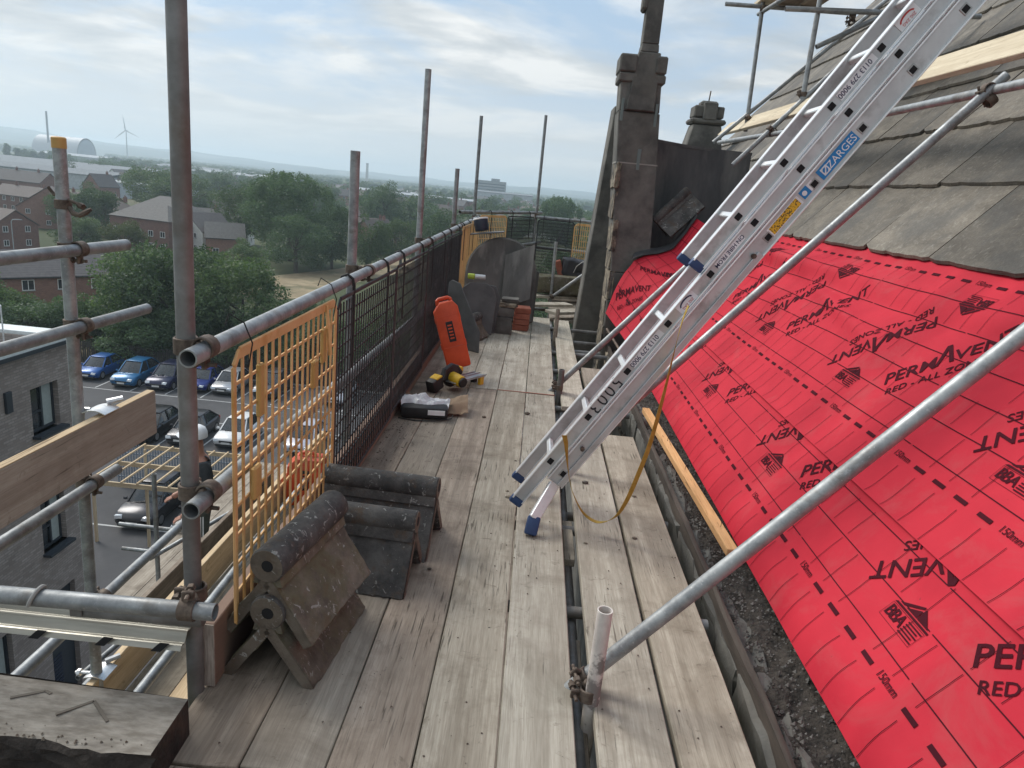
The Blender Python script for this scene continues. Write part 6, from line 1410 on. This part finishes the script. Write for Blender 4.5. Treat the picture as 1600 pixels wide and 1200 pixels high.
for k in range(4):
    o = MB().box((-.098 + .004*(k % 2), 8.16, .034 + .067*k), (.185, .215, .063), Matrix.Rotation(R(3*k - 4), 3, 'Z')).build('red_brick', M['brick_red'], bev=.006); tag(o, ['bottom', 'second', 'third', 'top'][k] + ' red brick of the stack at the foot of the big slab', 'brick', 'red bricks')
m = MB(); rough_block(m, (.56, 11.15, .20), (1.05, .34, .26), 77, .02, 5); tag(m.build('long_stone', M['ridge_moss'], bev=.02), 'long mossy stone lying across the far end of the deck', 'stone block')
m = MB(); rough_block(m, (.62, 11.62, .43), (.36, .25, .30), 78, .03, 4); bg = tag(m.build('tool_bag', M['car_grey'], bev=.03), 'dark grey bag slumped behind the long mossy stone', 'bag')
tag(MB().box((.40, 11.6, .40), (.10, .2, .28), Matrix.Rotation(R(-20), 3, 'Y')).build('red_offcut', M['brick_red'], bev=.01), 'dark red offcut beside the dark bag', 'offcut')
tag(MB().box((.86, 11.6, .26), (.34, .2, .12)).build('timber_offcut', M['board_new'], bev=.005), 'pine timber offcut below the upright yellow guard', 'timber')
m = MB(); m.path([(.62, 11.5, .36), (.66, 11.45, .48), (.74, 11.4, .56), (.84, 11.35, .60), (.92, 11.3, .58), (.97, 11.3, .50)], .006, 6); tag(m.build('white_rope', M['rope']), 'thin white rope arching beside the pinnacle', 'rope')
m = MB(); m.tube((-.1, 11.3, .03), (.35, 11.5, .05), .03, 10); tag(m.build('cloth_roll', M['dpc']), 'dark rolled cloth on the deck beside the long stone', 'cloth roll')
ridge_tile('weathered ridge tile wedged between felt cheek and red flap', (1.545, 7.87, 1.40), -90, .46, .26, 42, 'ridge', (48, 0), .052)
# short iron rods in the gutter by the pinnacle
tube('thin iron rod in the gutter by the pinnacle', (.83, 7.5, .22), (1.06, 6.6, -.05), 'rust', name='iron_rod', r=.014, t=.003, group=None, cat='rod')
# loose crumbs of mortar and slate on the boards
def crumb(label, x, y, r, mt, z=0, group='loose crumbs'):
    m = MB(); q = random.Random(int(x*1000 + y*77)); m.lathe([(r*.55, 0), (r*.8, r*.18), (r*.6, r*.42), (r*.15, r*.55)], (x, y, z + .001), 7); m.v = [(x + (a-x)*(1 + q.uniform(-.35, .3)), y + (b-y)*.7*(1 + q.uniform(-.35, .3)), c_ + q.uniform(0, .1)*r) for a, b, c_ in m.v]; tag(m.build('mortar_crumb', M[mt], smooth=20), label, 'crumb', group)
for k, (x, y, r, mt) in enumerate(((.40, 3.72, .026, 'ridge'), (-.02, 3.42, .022, 'pale_stone'), (-.03, 3.50, .014, 'pale_stone'), (.05, 4.9, .028, 'ridge_end'), (.36, 3.0, .012, 'pale_stone'), (.60, 3.1, .018, 'ridge_end'), (.66, 3.6, .016, 'ridge_end'), (-.25, 4.72, .022, 'ridge_end'), (.0, 3.95, .012, 'ridge_end'), (-.31, 2.63, .013, 'pale_stone'))):
    crumb(['dark pebble under the ladder on the pale board', 'pale mortar lump left of the ladder foot', 'small mortar crumb beside the pale lump', 'brown slate chip on the pale deck board past the ladder foot', 'tiny pale crumb beside the strap loop', 'slate chip on the grey board below the strap', 'slate chip on the grey board above the strap', 'brown slate chip in the middle of the deck before the saw', 'small chip on the deck left of the ladder', 'pale splinter beside the near ridge tiles'][k], x, y, r, mt)
dm = MB(); rs = random.Random(8)
for i in range(420):
    x = rs.uniform(-.86, .78); y = abs(rs.gauss(0, 3.0)) + 1.6
    if .25 < x < .33 or y > 9: continue
    r = rs.choice((.0012, .0015, .002, .002, .004)); dm.add([(x-r, y, .003), (x, y-r, .003), (x+r, y, .003), (x, y+r, .003), (x, y, .003+r)], [(0, 1, 4), (1, 2, 4), (2, 3, 4), (3, 0, 4)])
for i in range(420):
    x = -.84 + abs(rs.gauss(0, .14)); y = rs.uniform(2.9, 5.4); r = rs.choice((.002, .003, .004, .006, .009)); a = rs.uniform(0, 6.3); c_, s_ = math.cos(a)*r, math.sin(a)*r
    dm.add([(x-c_, y-s_, .003), (x+s_*.5, y-c_*.5, .003), (x+c_, y+s_, .003), (x-s_*.6, y+c_*.6, .003), (x, y, .003+r*.4)], [(0, 1, 4), (1, 2, 4), (2, 3, 4), (3, 0, 4)])
tag(dm.build('deck_grit', M['ridge_end'], smooth=0), 'scattered grit and dust crumbs on the deck boards', 'grit', kind='stuff')
# ------------------------------------------------------------------ the workman on the outer platform
def skinned(name, pts, edges, radii, mt, parent, sub=2):
    me = bpy.data.meshes.new(name); me.from_pydata(pts, edges, []); o = bpy.data.objects.new(name, me); COL.objects.link(o); o.parent = parent
    md = o.modifiers.new('skin', 'SKIN'); md.use_smooth_shade = True
    for sv, r in zip(me.skin_vertices[0].data, radii): sv.radius = r if hasattr(r, '__len__') else (r, r)
    me.skin_vertices[0].data[0].use_root = True
    s = o.modifiers.new('sub', 'SUBSURF'); s.levels = s.render_levels = sub; me.materials.append(mt); return o
def person():
    t = thing('person', 'workman in white hard hat, dark shirt and striped olive shorts on the lower platform', 'person', (-3.41, 7.05, -3.0), rz=R(-60))
    # local: faces -y, z up, feet at 0
    P = [(0, .01, .96), (0, .02, 1.15), (0, .03, 1.36), (0, .01, 1.50), (0, -.01, 1.60), (0, -.02, 1.71), (-.10, .01, .90), (-.115, -.02, .50), (-.12, .03, .09), (-.125, -.10, .04), (.10, .01, .90), (.12, -.01, .50), (.125, .05, .09), (.13, -.08, .04), (-.19, .03, 1.42), (-.25, .02, 1.14), (-.22, -.18, .98), (-.20, -.26, .95), (.19, .03, 1.42), (.25, .04, 1.14), (.24, -.12, .94), (.23, -.20, .90)]
    E = [(0, 1), (1, 2), (2, 3), (3, 4), (4, 5), (0, 6), (6, 7), (7, 8), (8, 9), (0, 10), (10, 11), (11, 12), (12, 13), (2, 14), (14, 15), (15, 16), (16, 17), (2, 18), (18, 19), (19, 20), (20, 21)]
    Rr = [(.15, .11), (.14, .10), (.16, .11), .055, .075, .085, .085, .058, .042, .04, .085, .058, .042, .04, .06, .042, .032, .036, .06, .042, .032, .036]
    b = skinned('body', P, E, Rr, M['skin'], t)
    skinned('shirt', [P[i] for i in (0, 1, 2)] + [(0, .02, 1.45), P[14], (-.235, .025, 1.24), P[18], (.235, .035, 1.24)], [(0, 1), (1, 2), (2, 3), (2, 4), (4, 5), (2, 6), (6, 7)], [(.18, .135), (.175, .130), (.20, .145), (.115, .10), .10, .08, .10, .08], M['shirt'], t)
    skinned('shorts', [(0, .01, 1.0), (0, .01, .92), (-.10, .0, .84), (-.118, -.01, .58), (.10, .0, .84), (.122, -.01, .58)], [(0, 1), (1, 2), (2, 3), (1, 4), (4, 5)], [(.165, .125), (.17, .13), .11, .095, .11, .095], M['shorts'], t)
    for k in range(3):
        for s in (-1, 1): MB().bar((s*.205, -.03 + .025*k, .86), (s*.214, -.035 + .025*k, .60), .010, .008).build('side_stripe', M['white_ink'], t, world=False)
    h = MB(); h.lathe([(.112, 0), (.114, .02), (.110, .06), (.092, .10), (.055, .125), (.01, .132)], (0, -.01, 1.71), 24); ho = h.build('hard_hat', M['hat'], t, world=False, smooth=60)
    h = MB(); h.prism([(-.11, 0), (.11, 0), (.08, -.075), (0, -.095), (-.08, -.075)], (0, -.115, 1.728), (1, 0, 0), (0, 1, -.12), (0, 0, .008)); h.build('peak', M['hat'], ho, bev=.003, world=False)
    MB().box((0, -.105, 1.665), (.025, .035, .04)).build('nose', M['skin'], t, bev=.01, seg=2, world=False)
    for s in (-1, 1):
        MB().lathe([(.004, -.009), (.0095, 0), (.004, .009)], (s*.033, -.094, 1.69), 8).build('eye', M['hole'], t, world=False); MB().box((s*.090, -.01, 1.665), (.018, .04, .06)).build('ear', M['skin'], t, bev=.008, seg=2, world=False)
        for k in range(5):
            x0, y0, z0 = (-.20, -.26, .95) if s < 0 else (.23, -.20, .90); a = -.03 + .015*k
            m = MB(); m.path([(x0 + a, y0, z0), (x0 + a, y0 - .045, z0 - .02), (x0 + a*1.0 + (.03*s if k == (4 if s < 0 else 0) else 0), y0 - .07, z0 - .05)], [.009, .0085, .007], 6); m.build('finger', M['skin'], t, world=False)
        m = MB(); m.box((s*.125, -.05 + (.02 if s > 0 else 0), .05), (.10, .28, .10)); m.build('boot', M['boot'], t, bev=.03, seg=2, world=False)
person()
# ------------------------------------------------------------------ haze
hz_m, hz_t = newmat('haze'); pv = NN(hz_t, 'ShaderNodeVolumePrincipled', Color=(.74, .89, 1.0, 1), Density=.00040, Anisotropy=.35); NN(hz_t, 'ShaderNodeOutputMaterial', Volume=pv)
hb = MB().box((-300, 1900, 31), (10400, 5200, 97)).build('haze', hz_m, smooth=0); tag(hb, kind='stuff'); hb['label'] = 'pale blue summer haze over the town and hills'
